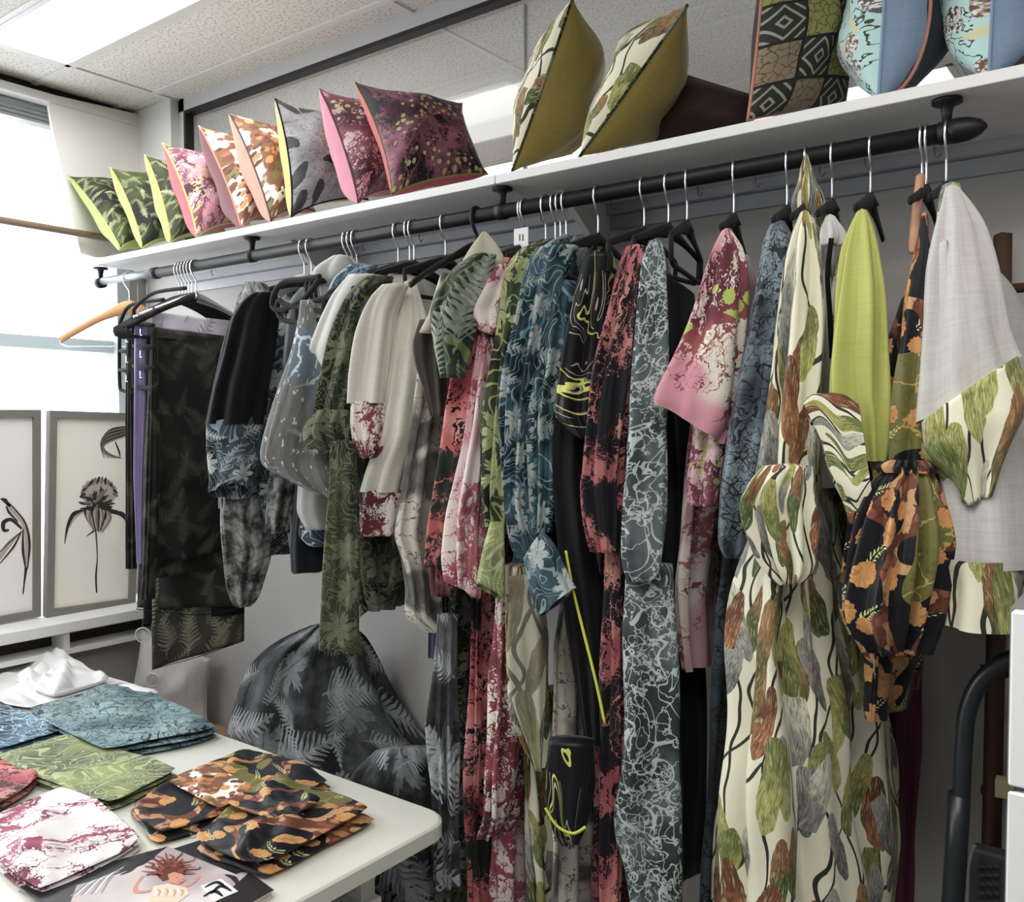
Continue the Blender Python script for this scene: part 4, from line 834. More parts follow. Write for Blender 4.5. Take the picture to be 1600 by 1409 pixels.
# grey sheer veined
hg(1045, 'grey veined long dress'); hg(1074, 'navy sheer dress, showing its black arms', yaw=-14)
t = G('dress', 'long navy black sheer dress with scooped neckline', 'dress', 1080, 800)
tube('body', [(1020, 425, 1098, 455), (1020, 470, 1100, 480), (560, 1030, 1105), (760, 1040, 1112), (1000, 1042, 1112), (1200, 1046, 1112), (1370, 1048, 1110)], f['navy_sheer'], t, Y=-.26, a=.16, fold=(5, .006))
t = G('dress', 'long grey green sheer dress with white vein print', 'dress', 1010)
tube('body', [(378, 1015, 1035), (395, 1008, 1046), (430, 1004, 1060), (520, 1000, 1070), (800, 1000, 1070), (1000, 996, 1062), (1425, 1005, 1066)], f['white_vein'], t, a=.13, fold=(5, .006))
tube('sleeve', [(376, 1016, 1034), (395, 1004, 1040), (440, 999, 1042), (520, 993, 1042), (600, 984, 1042), (700, 976, 1042), (800, 973, 1040), (860, 973, 1036), (896, 976, 1030), (908, 985, 1018)], f['white_vein'], t, Y=YN, dep=.55, fold=(4, .004), capb=True)
tube('long_panel', [(880, 978, 1052), (1000, 972, 1058), (1100, 973, 1060), (1200, 970, 1062), (1270, 958, 1062), (1310, 960, 1062), (1350, 972, 1064), (1425, 985, 1066)], f['white_vein'], t, Y=-.42, dep=.4, fold=(5, .006))
# pink lime top
hg(1147, 'pink and white seaweed top', yaw=-6)
t = G('top', 'white and pink seaweed top with lime dots and flared sleeve', 'top', 1100)
tube('body', [(395, 1132, 1170), (430, 1120, 1182), (560, 1105, 1175), (700, 1085, 1160), (800, 1072, 1150), (900, 1064, 1135), (960, 1066, 1130), (1036, 1072, 1125)], f['pink_white'], t, a=.16, fold=(6, .007))
tube('sleeve', [(360, 1128, 1142), (385, 1116, 1158), (430, 1102, 1164), (480, 1088, 1164), (530, 1068, 1162), (575, 1047, 1160), (1034, 602, 1155, 630), (1028, 622, 1148, 668), (1030, 630, 1130, 694)], f['pink_lime'], t, Y=YN, dep=.45, fold=(4, .005), cap=True)
tube('lower_sleeve', [(640, 1085, 1140), (700, 1080, 1135), (745, 1074, 1130), (790, 1076, 1122)], f['rose_print'], t, Y=-.42, dep=.5, fold=(4, .004), capb=True)
# blue twig shirt
hg(1230, 'slate blue twig shirt', yaw=-8)
t = G('shirt', 'satin slate blue shirt with black twig print', 'shirt', 1170)
tube('body', [(372, 1205, 1235), (420, 1195, 1250), (600, 1180, 1250), (800, 1150, 1225), (950, 1125, 1200), (1200, 1112, 1180), (1425, 1106, 1170)], f['slate_twig'], t, a=.16, fold=(5, .006))
tube('sleeve', [(350, 1204, 1226), (375, 1193, 1232), (430, 1184, 1232), (520, 1168, 1222), (600, 1150, 1216), (680, 1134, 1206), (760, 1123, 1192), (820, 1120, 1180), (855, 1124, 1172), (872, 1134, 1158)], f['blue_twig'], t, Y=YN, dep=.55, fold=(4, .005), capb=True)
# paddle dress
hanger(1259, 0, 'black velvet hanger hidden under the twisted scarf of the long pod print dress', yaw=None) if False else hg(1259, 'long cream pod print dress')
t = G('dress', 'long cream dress with green and rust seed pod print and ruffled cuff', 'dress', 1250)
tube('skirt', [(470, 1245, 1320), (640, 1235, 1330), (760, 1210, 1335), (880, 1185, 1345), (980, 1172, 1352), (1100, 1158, 1372), (1200, 1146, 1382), (1300, 1136, 1386), (1425, 1126, 1388)], f['paddle'], t, Y=-.30, a=.2, fold=(9, .014), seg=96)
tube('sleeve', [(332, 1250, 1264), (360, 1238, 1274), (410, 1226, 1280), (480, 1217, 1282), (560, 1207, 1282), (640, 1198, 1280), (700, 1194, 1278), (740, 1190, 1276)], f['paddle'], t, Y=YN, dep=.55, fold=(6, .006))
tube('ruffled_cuff', [(728, 1194, 1270), (1176, 752, 1272, 745), (1163, 785, 1270, 770), (1176, 830, 1270, 810), (1190, 872, 1268, 850), (1205, 895, 1265, 880), (1222, 914, 1250, 908)], f['paddle_small'], t, Y=-.50, dep=.6, fold=(7, .009), capb=True)
tube('front_fold', [(900, 1196, 1262), (1000, 1180, 1265), (1150, 1168, 1270), (1300, 1158, 1278), (1425, 1150, 1280)], f['paddle'], t, Y=-.44, dep=.5, fold=(5, .008))
t = G('scarf', 'twisted pod print scarf knotted up over the rail', 'scarf', 1262, 330, -.31)
tube('cloth', [(243, 1257, 1262), (262, 1250, 1268), (285, 1249, 1272), (300, 1243, 1280), (320, 1240, 1283), (345, 1243, 1286), (400, 1250, 1294), (470, 1254, 1300), (560, 1256, 1304)], f['paddle_small'], t, Y=-.30, dep=.6, fold=(7, .006), capb=True)
# ivory thin
hg(1300, 'narrow ivory shirt with black trim')
t = G('shirt', 'narrow ivory shirt with black trim and standing collar', 'shirt', 1300)
tube('body', [(345, 1290, 1308), (380, 1283, 1312), (420, 1282, 1312), (520, 1284, 1316), (640, 1278, 1320), (760, 1276, 1318)], f['white'], t, a=.08, fold=(4, .005))
tube('collar', [(338, 1290, 1304), (355, 1283, 1312), (372, 1281, 1319), (384, 1284, 1312)], f['white'], t, Y=-.36, dep=.7, fold=(4, .005), capb=True)
wire('black_trim', smooth_path([at(1299, 372, -.42), at(1293, 430, -.42), at(1296, 480, -.42), at(1300, 560, -.42)], 20), .004, f['black'], t, 6, flat=.5)
tube('side_print', [(395, 1312, 1320), (440, 1302, 1318), (480, 1298, 1312), (500, 1300, 1310)], f['ivory_twig'], t, Y=-.30, dep=.6, fold=(4, .003), capb=True)
# chartreuse blouse
hg(1360, 'chartreuse blouse', yaw=-5)
t = G('blouse', 'chartreuse yellow sheer blouse with open pod print cuff', 'blouse', 1345)
tube('body', [(330, 1342, 1356), (380, 1336, 1374), (450, 1330, 1380), (700, 1325, 1386), (1000, 1330, 1386), (1200, 1340, 1388), (1425, 1340, 1390)], f['paddle'], t, Y=-.24, a=.13, fold=(6, .006))
tube('sleeve', [(330, 1340, 1354), (350, 1331, 1362), (390, 1320, 1370), (450, 1312, 1378), (520, 1306, 1382), (580, 1302, 1383), (620, 1302, 1382), (660, 1318, 1380), (720, 1336, 1376)], f['chartreuse'], t, Y=YN, dep=.55, fold=(6, .007))
tube('cuff', [(1342, 632, 1362, 765), (1322, 616, 1350, 785), (1300, 612, 1340, 798), (1276, 628, 1328, 802, 16, 0), (1264, 645, 1322, 800, 22, 0)], f['paddle_small'], t, Y=-.50, dep=.3, fold=(3, .002), cap=False, n=22)
# wooden hanger & autumn dress
t = thing('wooden_hanger', (hx(1440), RY, RZ - .08), 'flat pale peach wooden hanger seen edge-on beside the autumn dress', 'hanger', 'hangers on the rail')
wire('hook', hook_pts(hx(1440), 1, 0), .0019, CHROME, t, 7)
tube('shoulder_board', [(274, 1432, 1445), (310, 1427, 1441), (350, 1423, 1438), (385, 1419, 1434), (396, 1421, 1430)], plain('peach_wood', (.50, .27, .17), .4, var=.15), t, Y=[-.30, -.40], dep=1.2, fold=(2, .0), capb=True, seg=16)
hg(1447, 'autumn leaf dress')
t = G('dress', 'black autumn dress with orange leaves and a balloon sleeve', 'dress', 1410)
tube('body', [(372, 1440, 1452), (440, 1425, 1458), (560, 1392, 1462), (700, 1375, 1462), (850, 1370, 1462), (1000, 1368, 1445), (1060, 1366, 1438), (1365, 1092, 1432, 1102)], f['autumn'], t, Y=-.30, a=.14, fold=(6, .006))
tube('sleeve', [(335, 1440, 1450), (375, 1434, 1452), (415, 1424, 1452), (470, 1414, 1452), (540, 1408, 1451), (620, 1398, 1450), (690, 1392, 1450), (728, 1388, 1446)], f['autumn'], t, Y=YN, dep=.6, fold=(5, .004))
tube('balloon_cuff', [(726, 1390, 1446), (740, 1380, 1452), (765, 1362, 1458), (810, 1345, 1462), (870, 1329, 1463), (925, 1318, 1460), (960, 1320, 1455), (985, 1332, 1448), (1003, 1345, 1440), (1015, 1350, 1436)], f['autumn'], t, Y=-.47, dep=.75, fold=(12, .011), seg=96, capb=True)
tube('elastic_gather', [(718, 1388, 1446), (728, 1378, 1452), (738, 1382, 1450)], f['autumn'], t, Y=-.475, dep=.75, fold=(16, .006), cap=False)
# linen shirt
hg(1478, 'pale grey linen shirt', yaw=-4)
t = G('shirt', 'pale grey linen shirt with pod print cuffs and hem', 'shirt', 1520)
tube('body', [(330, 1490, 1520), (450, 1480, 1580), (600, 1470, 1625), (720, 1465, 1640), (860, 1463, 1650)], f['linen'], t, Y=-.27, a=.2, fold=(6, .008))
tube('hem_band', [(850, 1462, 1652), (900, 1459, 1652), (945, 1457, 1650)], f['paddle'], t, Y=-.28, a=.2, fold=(6, .008), cap=False)
tube('sleeve', [(292, 1478, 1496), (315, 1474, 1512), (350, 1467, 1530), (400, 1460, 1543), (460, 1454, 1556), (1450, 545, 1567, 515), (1448, 610, 1576, 548), (1446, 662, 1580, 560)], f['linen'], t, Y=YN, dep=.5, fold=(4, .005))
tube('cuff', [(1446, 660, 1580, 558), (1447, 690, 1592, 590), (1450, 715, 1600, 625), (1470, 735, 1590, 655), (1488, 758, 1575, 690), (1500, 782, 1560, 722), (1512, 792, 1548, 770)], f['paddle'], t, Y=-.46, dep=.55, fold=(5, .006), capb=True)
tube('collar', [(288, 1474, 1498), (300, 1470, 1502), (318, 1468, 1500), (400, 1460, 1490)], f['paddle_small'], t, Y=-.40, dep=.6, fold=(3, .003), capb=True)
tag(box('price_tag', at(1512, 338, -.2), at(1532, 360, -.195), plain('card_cream', (.6, .58, .5), .7)), 'small cream card tag behind the linen shirt shoulder', 'tag')
pt = tag(box('price_tag', at(803, 358, -.3), at(826, 390, -.298), plain('card_white', (.7, .7, .68), .7)), 'white card tag standing above the lime leaf blouse', 'tag')
for u in (811, 816): box('printed_mark', at(u, 366, -.3005), at(u + 2, 376, -.3), plain('print_black', (.02, .018, .02), .3), pt)
t = G('garment', 'burgundy garment hanging low at the wall behind the autumn dress', 'dress', 1405, 1200, -.15)
tube('cloth', [(1000, 1396, 1440), (1090, 1390, 1434), (1250, 1386, 1428), (1425, 1384, 1422)], f['burgundy'], t, Y=-.12, dep=.4, fold=(5, .005))
# ---------------------------------------------------------------- right hand corner
t = thing('wooden_ladder', at(1567, 800, -.05) * [1, 1, 0], 'dark wooden ladder rack leaning against the wall at right', 'ladder')
pa, pb = at(1567, 366, -.045), at(1552, 1330, -.16); pb[2] = max(pb[2], .02)
for dx in (0, .42): wire('ladder_rail', [pa + [dx, 0, 0], (pa + pb) / 2 + [dx, 0, 0], pb + [dx, -.02, 0] ], .014, DARKWOOD, t, 4)
for v in (452, 640, 830, 1050, 1240):
    p = at(1565, v, -.07); wire('rung', [p + [-.03, 0, 0], p + [.2, 0, 0], p + [.45, 0, 0]], .008, DARKWOOD, t, 10)
t = thing('hand_truck', at(1510, 1300, -.35) * [1, 1, 0], 'folding platform trolley with a curved black tube handle beside the cabinet', 'trolley')
P = smooth_path([at(u, v, -.38) for u, v in ((1640, 1012), (1600, 1022), (1562, 1038), (1530, 1068), (1512, 1110), (1506, 1160), (1502, 1240), (1499, 1300))], 40)
wire('handle', P, .0115, plain('black_gloss', (.012, .016, .02), .35), t, 16)
wire('lower_tube', [at(1499, 1240, -.38), at(1494, 1330, -.38), at(1488, 1420, -.38), at(1484, 1500, -.38)], .0145, plain('black_gloss', (.012, .016, .02)), t, 16, label='thicker lower tube')
PLT = plain('platform_grey', (.045, .05, .055), .7)
box('platform', at(1516, 1325, -.28), at(1600, 1560, -.25), PLT, t, .004)
for i in range(5):
    for j in range(3):
        p = at(1535 + 11 * j, 1352 + 14 * i, -.284); box('tread_stud', p + [-.004, -.003, -.002], p + [.004, .003, .002], PLT, t)
wire('wire_guard', smooth_path([at(1512, 1420, -.3), at(1513, 1360, -.3), at(1519, 1330, -.3), at(1524, 1320, -.3)], 14), .003, GREYM, t, 6)
t = thing('metal_cabinet', (.2, -.6, 0), 'white metal cabinet at the right edge of the room', 'cabinet')
c0 = at(1582, 1000, -.75)
ztop = at(1590, 952, -.75)[2]; zj = at(1590, 1228, -.75)[2]
box('carcass', (c0[0] - .003, -.745, .02), (.6, -.3, ztop + 0.0), plain('cabinet_dark_grey', (.2, .2, .2), .6), t)  # dark grey carcass, its edge showing as a thin strip beside the doors
dr = box('door', (c0[0], -.762, zj + .0025), (.6, -.747, ztop), plain('cabinet_white', (.72, .73, .74), .4), t, .002); box('door', (c0[0], -.762, .04), (.6, -.747, zj - .0025), plain('cabinet_white', (.7, .7, .7)), t, .002)
p = at(1572, 1228, -.75); lt = MB().box(p + [-.008, -.01, -.009], p + [.008, .0, .009]).build('latch', plain('brass', (.4, .33, .2), .3, 1.0), dr)
# ---------------------------------------------------------------- mound, corner pillow
t = G('draped_cloth', 'large charcoal cloth with pale leaf print draped over a chair', 'cloth', 500, 1300, -.2)
tube('cloth', [(976, 488, 530), (985, 462, 560), (1005, 425, 572), (1030, 398, 585), (1070, 380, 603), (1120, 369, 632), (1160, 366, 665), (1185, 367, 700), (1230, 372, 730), (1320, 380, 750), (1425, 385, 765), (1600, 385, 770)], f['charcoal_fern'], t, Y=-.19, dep=.42, fold=(7, .022), seg=120, n=90, seed=11)
t = G('draped_cloth', 'trailing grey leaf cloth heaped on the floor by the table corner', 'cloth', 640, 1300, -.4)
tube('cloth', [(1170, 590, 690), (1200, 560, 720), (1260, 540, 735), (1330, 540, 740), (1425, 560, 745), (1560, 570, 750)], f['charcoal_fern'], t, Y=-.30, dep=.35, fold=(8, .018), seg=110, n=60, seed=5)
bx = thing('storage_box', (-2.42, -.2, 0), 'plain box under the white pillow, hidden by the table', 'box'); box('body', (-2.62, -.30, 0), (-2.36, -.03, .50), plain('cardboard', (.35, .2, .1)), bx); box('lid', (-2.625, -.305, .50), (-2.355, -.025, .52), plain('cardboard', (.3, .2, .1)), bx)
cushion([at(222, 985, -.2), at(330, 1030, -.05), at(326, 1150, -.06), at(190, 1130, -.24)], .055, f['pillow_white'], f['pillow_white'], f['pillow_white'], 'plain white feather pillow standing in the corner under the scarves', name='pillow', pinch=.1, group=None)
for (u, v, r, top, s_) in ((223, 992, .022, 940, 'upper round glass disc hanging on a thread before the white pillow'), (238, 1062, .019, 1000, 'lower clear glass disc hanging on a thread before the white pillow')):
    t = thing('glass_disc', at(u, v, -.28), s_, 'ornament'); c = at(u, v, -.28)
    RG = [c + r * (math.cos(a) * Rv + math.sin(a) * np.array([0, 0, 1])) for a in np.linspace(0, 2 * math.pi, 28, endpoint=False)]
    wire('rim', RG, .0016, plain('rim_white', (.8, .8, .8), .3), t, 6, True)
    nv = np.array([Rv[1], -Rv[0], 0]) * .0015
    P = [p + nv for p in RG] + [p - nv for p in RG]; n = 28
    DG, nt_, b_2 = new_mat('disc_glass'); b_2.inputs['Alpha'].default_value = .3; b_2.inputs['Base Color'].default_value = (.35, .35, .35, 1); b_2.inputs['Roughness'].default_value = .05
    mesh('disc', P, [tuple(range(n)), tuple(range(2 * n - 1, n - 1, -1))] + [(i, n + i, n + (i + 1) % n, (i + 1) % n) for i in range(n)], DG, t, smooth=False)
    wire('thread', [c + [0, 0, r], c + [0, 0, .3], [c[0], c[1], RZ - .02]], .0005, plain('thread', (.7, .7, .7)), t, 4)
# ---------------------------------------------------------------- framed prints on the bench
INK = plain('ink', (.025, .022, .018), .9); INK2 = plain('ink_wash', (.20, .17, .14), .9); SEP = plain('ink_pale', (.45, .38, .32), .9)
FRM = plain('frame_grey', (.20, .19, .17), .6, var=.1)
def picture(c, label, fn, X0, paper):
    """c: TL TR BR BL pixels on the plane x=X0"""
    TL, TR, BR, BL = [on(u, v, 0, X0) for u, v in c]
    BL[2] = BR[2] = .902
    t = thing('framed_print', (BL + BR) / 2, label, 'picture', 'botanical prints on the bench')
    ex = (TR - TL) / np.linalg.norm(TR - TL); up = (TL - BL) / np.linalg.norm(TL - BL); W, H = np.linalg.norm(TR - TL), np.linalg.norm(TL - BL); nx = np.array([1., 0, 0]); fw = .022
    def q(a, b, d): return BL + ex * a + up * b + nx * d
    def slab(nm, a0, b0, a1, b1, d0, d1, mat):
        V = [q(a, b, d) for a in (a0, a1) for b in (b0, b1) for d in (d0, d1)]; return mesh(nm, V, [(0, 1, 3, 2), (4, 6, 7, 5), (0, 4, 5, 1), (2, 3, 7, 6), (0, 2, 6, 4), (1, 5, 7, 3)], mat, t, smooth=False)
    slab('paper', fw * .8, fw * .8, W - fw * .8, H - fw * .8, -.012, 0, paper)
    for a0, b0, a1, b1 in ((0, 0, fw, H), (W - fw, 0, W, H), (fw, 0, W - fw, fw), (fw, H - fw, W - fw, H)): slab('frame_side', a0, b0, a1, b1, -.016, .01, FRM)
    def stroke(pts, wd, mat=INK, lift=.0006, nm='ink_stroke'):
        P = smooth_path([on(u, v, 0, X0 + lift) for u, v in pts], 26); wd = np.interp(np.linspace(0, 1, 26), np.linspace(0, 1, len(wd)), wd) * .0016 if hasattr(wd, '__len__') else np.full(26, wd * .0016)
        T = np.gradient(P, axis=0); T /= np.linalg.norm(T, axis=1)[:, None]; S_ = np.cross(T, nx)
        V = np.concatenate([P + S_ * wd[:, None], P - S_ * wd[:, None]]); return mesh(nm, V, [(i, i + 1, 27 + i, 26 + i) for i in range(25)], mat, t, smooth=False)
    fn(stroke); return t
def iris(st):
    r_ = random.Random(3)
    st([(150, 832), (152, 870), (150, 900), (151, 926)], [1.5, 1, 2, 1.5])
    for a in range(9): st([(155 - 12 * math.cos(a * .4), 790), (155 - 22 * math.cos(a * .4), 772 - 12 * math.sin(a * .4)), (155 - 24 * math.cos(a * .4), 764 - 18 * math.sin(a * .4))], [3, 9, 4], SEP, .0003 + a * .00002)
    for a in range(14): st([(155 - 30 * math.cos(a * .24), 776 - 20 * math.sin(a * .24)), (155 - 24 * math.cos(a * .24 + .06), 772 - 22 * math.sin(a * .24)), (155 - 22 * math.cos(a * .24 + .15), 774 - 30 * math.sin(a * .24))], [1, 3, 1], (INK, INK2)[a % 2], .001 + a * .00002)
    for a in range(34):   # ruffled head
        th = r_.uniform(-.35, 3.5); l = r_.uniform(14, 32); x0, y0 = 155 + r_.uniform(-8, 8), 785 + r_.uniform(-6, 8); x1, y1 = x0 + l * .85 * math.cos(th), y0 - l * math.sin(th) * 1.05
        st([(x0, y0), ((x0 + x1) / 2 + r_.uniform(-5, 5), (y0 + y1) / 2 + r_.uniform(-4, 4)), (x1, y1)], [1, r_.uniform(2, 4.5), 1], (INK, INK2, INK)[a % 3], .0012 + a * .00002)
    for a in range(12): x = 133 + a * 3.6; st([(150 + (x - 150) * .4, 785), (x, 800 + (a % 3) * 4), (144 + (x - 150) * .3 + 8, 829 + a % 4)], [1, 2.6, .6], (INK, SEP, INK2)[a % 3], .0012 + a * .00002)
    st([(132, 798), (116, 803), (106, 822), (101, 850)], [2, 5, 3, .5]); st([(131, 799), (117, 808), (107, 826)], [1, 2, .5], SEP, .002)
    st([(172, 800), (190, 803), (200, 815)], [2, 5, 3]); st([(168, 803), (155, 822), (135, 838)], [2, 3, .5])
    for a in range(8): st([(198, 666 + 2 * a), (172 - a, 672 + 3 * a), (158 + a, 692 + 2 * a), (163 + 4 * a, 716)], [1, 2, 1.6, .5], (INK, INK2)[a % 2], .0006 + a * .00003)
    st([(180, 690), (186, 705), (188, 716)], [1, 2, .5])
def orchid(st):
    st([(1, 779), (8, 782), (16, 792)], [1, 4, 1]); st([(10, 786), (20, 798), (38, 820), (44, 850), (41, 885)], [2, 3, 4, 6, 3], SEP); st([(12, 784), (24, 796), (40, 818), (46, 850), (43, 888)], [1, 1.2, 1.5, 2, 1], INK, .0012)
    st([(36, 826), (36, 860), (40, 888)], [1, 2.5, 1], INK, .0012); st([(34, 830), (14, 850), (0, 870), (-10, 880)], [1, 5, 4, 1], SEP); st([(34, 830), (16, 846), (0, 862)], [.8, 1.2, .8], INK, .0012)
    st([(34, 829), (22, 853), (0, 880)], [.8, 2, .8], INK, .0013); st([(34, 826), (18, 812), (6, 816), (6, 828), (14, 828)], [2, 3, 4, 3, 2]); st([(41, 886), (38, 910), (36, 928)], [3, 1.5, 1.2])
    st([(10, 790), (14, 800), (28, 815)], [1, 2, 1], INK, .0014)
picture([(76, 641), (215, 646), (219, 934), (70, 940)], 'grey framed ink drawing of a tall iris, right of the pair', iris, -2.74, plain('paper_cream', (.86, .83, .75), .8, var=.02))
picture([(-90, 640), (62, 640), (68, 934), (-90, 950)], 'grey framed ink drawing of a curling orchid, left one cut by the frame', orchid, -2.755, plain('paper_white', (.86, .83, .80), .8, var=.02))
# ---------------------------------------------------------------- table
TZ = .75
tb = thing('work_table', (-2.0, -1.0, 0), 'white table with rounded corners spread with folded fabrics', 'table')
def rrect(x0, x1, y0, y1, r, n=8):
    out = []
    for cx, cy, a0 in ((x1 - r, y1 - r, 0), (x0 + r, y1 - r, 90), (x0 + r, y0 + r, 180), (x1 - r, y0 + r, 270)):
        for i in range(n): a = math.radians(a0 + 90 * i / (n - 1)); out.append((cx + r * math.cos(a), cy + r * math.sin(a)))
    return out
R_ = rrect(-2.56, -1.085, -1.45, -.455, .055); n = len(R_)
lv = [(0, -.030), (0, -.004), (.003, -.001), (.005, 0)]; V = []; cx, cy = -1.8, -.95
for ins, z in lv:
    for x, y in R_: V.append((x - math.copysign(ins, x - cx), y - math.copysign(ins, y - cy), TZ + z))
Fc = [(l * n + i, l * n + (i + 1) % n, (l + 1) * n + (i + 1) % n, (l + 1) * n + i) for l in range(3) for i in range(n)] + [tuple(range(3 * n, 4 * n)), tuple(range(n))[::-1]]
mesh('tabletop', V, Fc, plain('table_white', (.66, .665, .60), .4, var=.02), tb, smooth=False)
box('lower_shelf', (-2.48, -1.38, .60), (-1.17, -.56, .615), WHITEP, tb, .003)
for x in (-2.46, -1.22):
    for y in (-1.38, -.60): box('leg', (x, y, 0), (x + .035, y + .035, TZ - .03), WHITEP, tb)
def folded(label, cs, th, layers, mat, name='folded_fabric', cat='fabric', lump=.006, group='folded fabrics on the table', seed=1, z0=0.0, slip=.006, tilt=0.0, nl=26):
    P = [atz(u, v, TZ + z0 + th) for u, v in cs]      # left, top, right, bottom corners of the upper face
    c = sum(P) / 4; t = thing(name, (c[0], c[1], TZ), label, cat, group); lh = th / layers
    for L in range(layers):
        rr = random.Random(seed * 31 + L); ph = [rr.random() * 6 for _ in range(6)]; zb = TZ + .0008 + z0 + L * lh; sh_ = np.array([rr.uniform(-slip, slip), rr.uniform(-slip, slip), 0]) if L < layers - 1 else 0
        g = np.sin(np.linspace(-1, 1, nl) * math.pi / 2); V = []; UV = []
        for side in (1, 0):
            for b in g:
                for a in g:
                    a_, b_ = a * (1 - .07 * b ** 4 + .02 * math.sin(3 * b + ph[3])), b * (1 - .07 * a ** 4 + .02 * math.sin(3 * a + ph[2])); s, q = (a_ + 1) / 2, (b_ + 1) / 2
                    p = (P[0] * (1 - s) + P[1] * s) * (1 - q) + (P[3] * (1 - s) + P[2] * s) * q
                    p = p + .004 * np.array([math.sin(q * 9 + ph[4]), math.sin(s * 8 + ph[5]), 0]) + sh_
                    e = max(0, (1 - a ** 4) * (1 - b ** 4)) ** .4
                    wv = 1.5 * lump * (.5 * math.sin(s * 17 + q * 4 + ph[5]) * math.sin(q * 13 + ph[0]) + math.sin(s * 5 + ph[0] + q * 3) * math.sin(q * 4 + ph[1]) + .6 * math.sin(s * 11 + q * 7 + ph[2]) * .6 + .5 * math.exp(-((s * .7 + q - .8 + .1 * ph[3] / 6) / .05) ** 2) - .3) * e * (L + 1) / layers
                    z = zb + lh * .5 + (lh * .5 * e + (max(-lh * .3, wv) if L == layers - 1 else 0) if side else -lh * .48 * e)
                    V.append((p[0], p[1], z)); UV.append((p[0] + seed, p[1] + z * 2))
        N = nl * nl; Fc = []
        for j in range(nl - 1):
            for i in range(nl - 1): a = j * nl + i; Fc += [(a, a + nl, a + nl + 1, a + 1), (N + a, N + a + 1, N + a + nl + 1, N + a + nl)]
        bd = list(range(nl)) + [j * nl + nl - 1 for j in range(1, nl)] + [(nl - 1) * nl + i for i in range(nl - 2, -1, -1)] + [j * nl for j in range(nl - 2, 0, -1)]
        for k_ in range(len(bd)): a, b = bd[k_], bd[(k_ + 1) % len(bd)]; Fc.append((a, b, N + b, N + a))
        mesh('fold_layer', V, Fc, mat, t, UV)
    return t
folded('crumpled white paper bag at the back of the table', [(-90, 1075), (70, 1025), (268, 1078), (40, 1102)], .035, 2, plain('paper_bag', (.66, .66, .66), .6, bump=.6, bs=25), 'paper_bag', 'bag', .028, None, 3)
folded('raised crumpled peak of white tissue on the paper bag', [(25, 1048), (88, 1008), (175, 1045), (85, 1070)], .05, 1, plain('paper_bag', (.66, .66, .66)), 'tissue_paper', 'paper', .02, None, 8, z0=.02)
folded('small orange and black printed pouch behind the white bag', [(-60, 1032), (10, 1012), (62, 1022), (0, 1040)], .03, 1, f['orange_floral'], 'fabric_pouch', 'pouch', .003, None, 5, z0=.012)
folded('large aqua satin fabric with black twig print, folded', [(36, 1102), (200, 1060), (350, 1130), (158, 1168)], .04, 3, f['aqua_twig'], seed=11, lump=.009)
folded('folded blue vein print fabric cut by the left frame edge', [(-90, 1120), (-5, 1088), (103, 1135), (0, 1165)], .03, 2, f['blue_vein'], seed=12)
folded('folded lime green tangle print fabric', [(-20, 1182), (110, 1142), (282, 1196), (172, 1250)], .028, 3, f['lime_tangle'], seed=13)
folded('folded black and pink coral fabric cut by the left frame edge', [(-90, 1215), (0, 1180), (68, 1204), (-10, 1255)], .03, 2, f['coral_bright'], seed=14, z0=.003)
folded('folded white fabric with magenta seaweed print', [(-70, 1295), (122, 1215), (225, 1308), (60, 1392)], .026, 3, f['magenta_white'], seed=15, lump=.010)
folded('folded autumn leaf fabric, the back one of two', [(203, 1245), (385, 1160), (530, 1212), (246, 1298)], .03, 2, f['autumn'], seed=16, lump=.014)
folded('orange flap of autumn fabric turned over the back piece', [(258, 1218), (330, 1188), (395, 1228), (340, 1262)], .008, 1, f['orange_floral'], seed=19, z0=.032, lump=.004)
folded('folded autumn leaf fabric nearest the table corner', [(300, 1300), (425, 1200), (590, 1252), (408, 1342)], .042, 2, f['autumn'], seed=17, lump=.018)
folded('rolled end of autumn fabric lying over the front piece', [(345, 1245), (420, 1215), (500, 1240), (440, 1275)], .02, 1, f['autumn'], seed=21, z0=.040, lump=.006)
for i, cc in enumerate((((283, 1272), (318, 1254), (345, 1262), (300, 1300)), ((272, 1290), (290, 1278), (320, 1300), (300, 1312)))):
    folded(('curled blank white card by the autumn fabric', 'small flat white card beside the curled one')[i], cc, .002 + .012 * (1 - i), 1, plain('card_white', (.7, .7, .68)), 'card', 'card', .001, None, 30 + i)
# photo book with a printed cover
def flatbook(label, cs, th, cover, name='photo_book'):
    P = [atz(u, v, TZ + th) for u, v in cs]; c = sum(P) / 4; t = thing(name, (c[0], c[1], TZ), label, 'book')
    Q = [np.array([p[0], p[1], TZ + .0008]) for p in P]; lo = [p - [0, 0, .002] for p in P]
    def pr(nm, A, B, mat): return mesh(nm, A + B, [(0, 1, 2, 3), (7, 6, 5, 4)] + [(i, 4 + i, 4 + (i + 1) % 4, (i + 1) % 4) for i in range(4)], mat, t, smooth=False)
    ins = [p * .97 + c * [.03, .03, 0] + [0, 0, p[2] * .03] for p in lo]; insq = [np.array([p[0], p[1], TZ + .002]) for p in ins]
    pr('pages', ins, insq, plain('page_edges', (.6, .58, .55), .8)); pr('cover', P, lo, cover); pr('back_cover', [q_ + [0, 0, .0016] for q_ in Q], Q, cover); return t
def m_cover():
    m, nt, b = new_mat('cover_print'); k = K(nt); tc = nt.nodes.new('ShaderNodeTexCoord'); x, y, _ = k.sep(X(k, tc.outputs['Object']))
    base = k.mix(k.step(k.noise(x, y, 5, 2), .35, .65), c_('d9cfd0'), c_('a89a9c')); k.put(b.inputs['Base Color'], base); b.inputs['Roughness'].default_value = .3; return m
t = flatbook('black photo book lying under the glossy one', [(250, 1332), (345, 1302), (402, 1348), (300, 1385)], .006, plain('cover_black', (.03, .03, .034), .3))
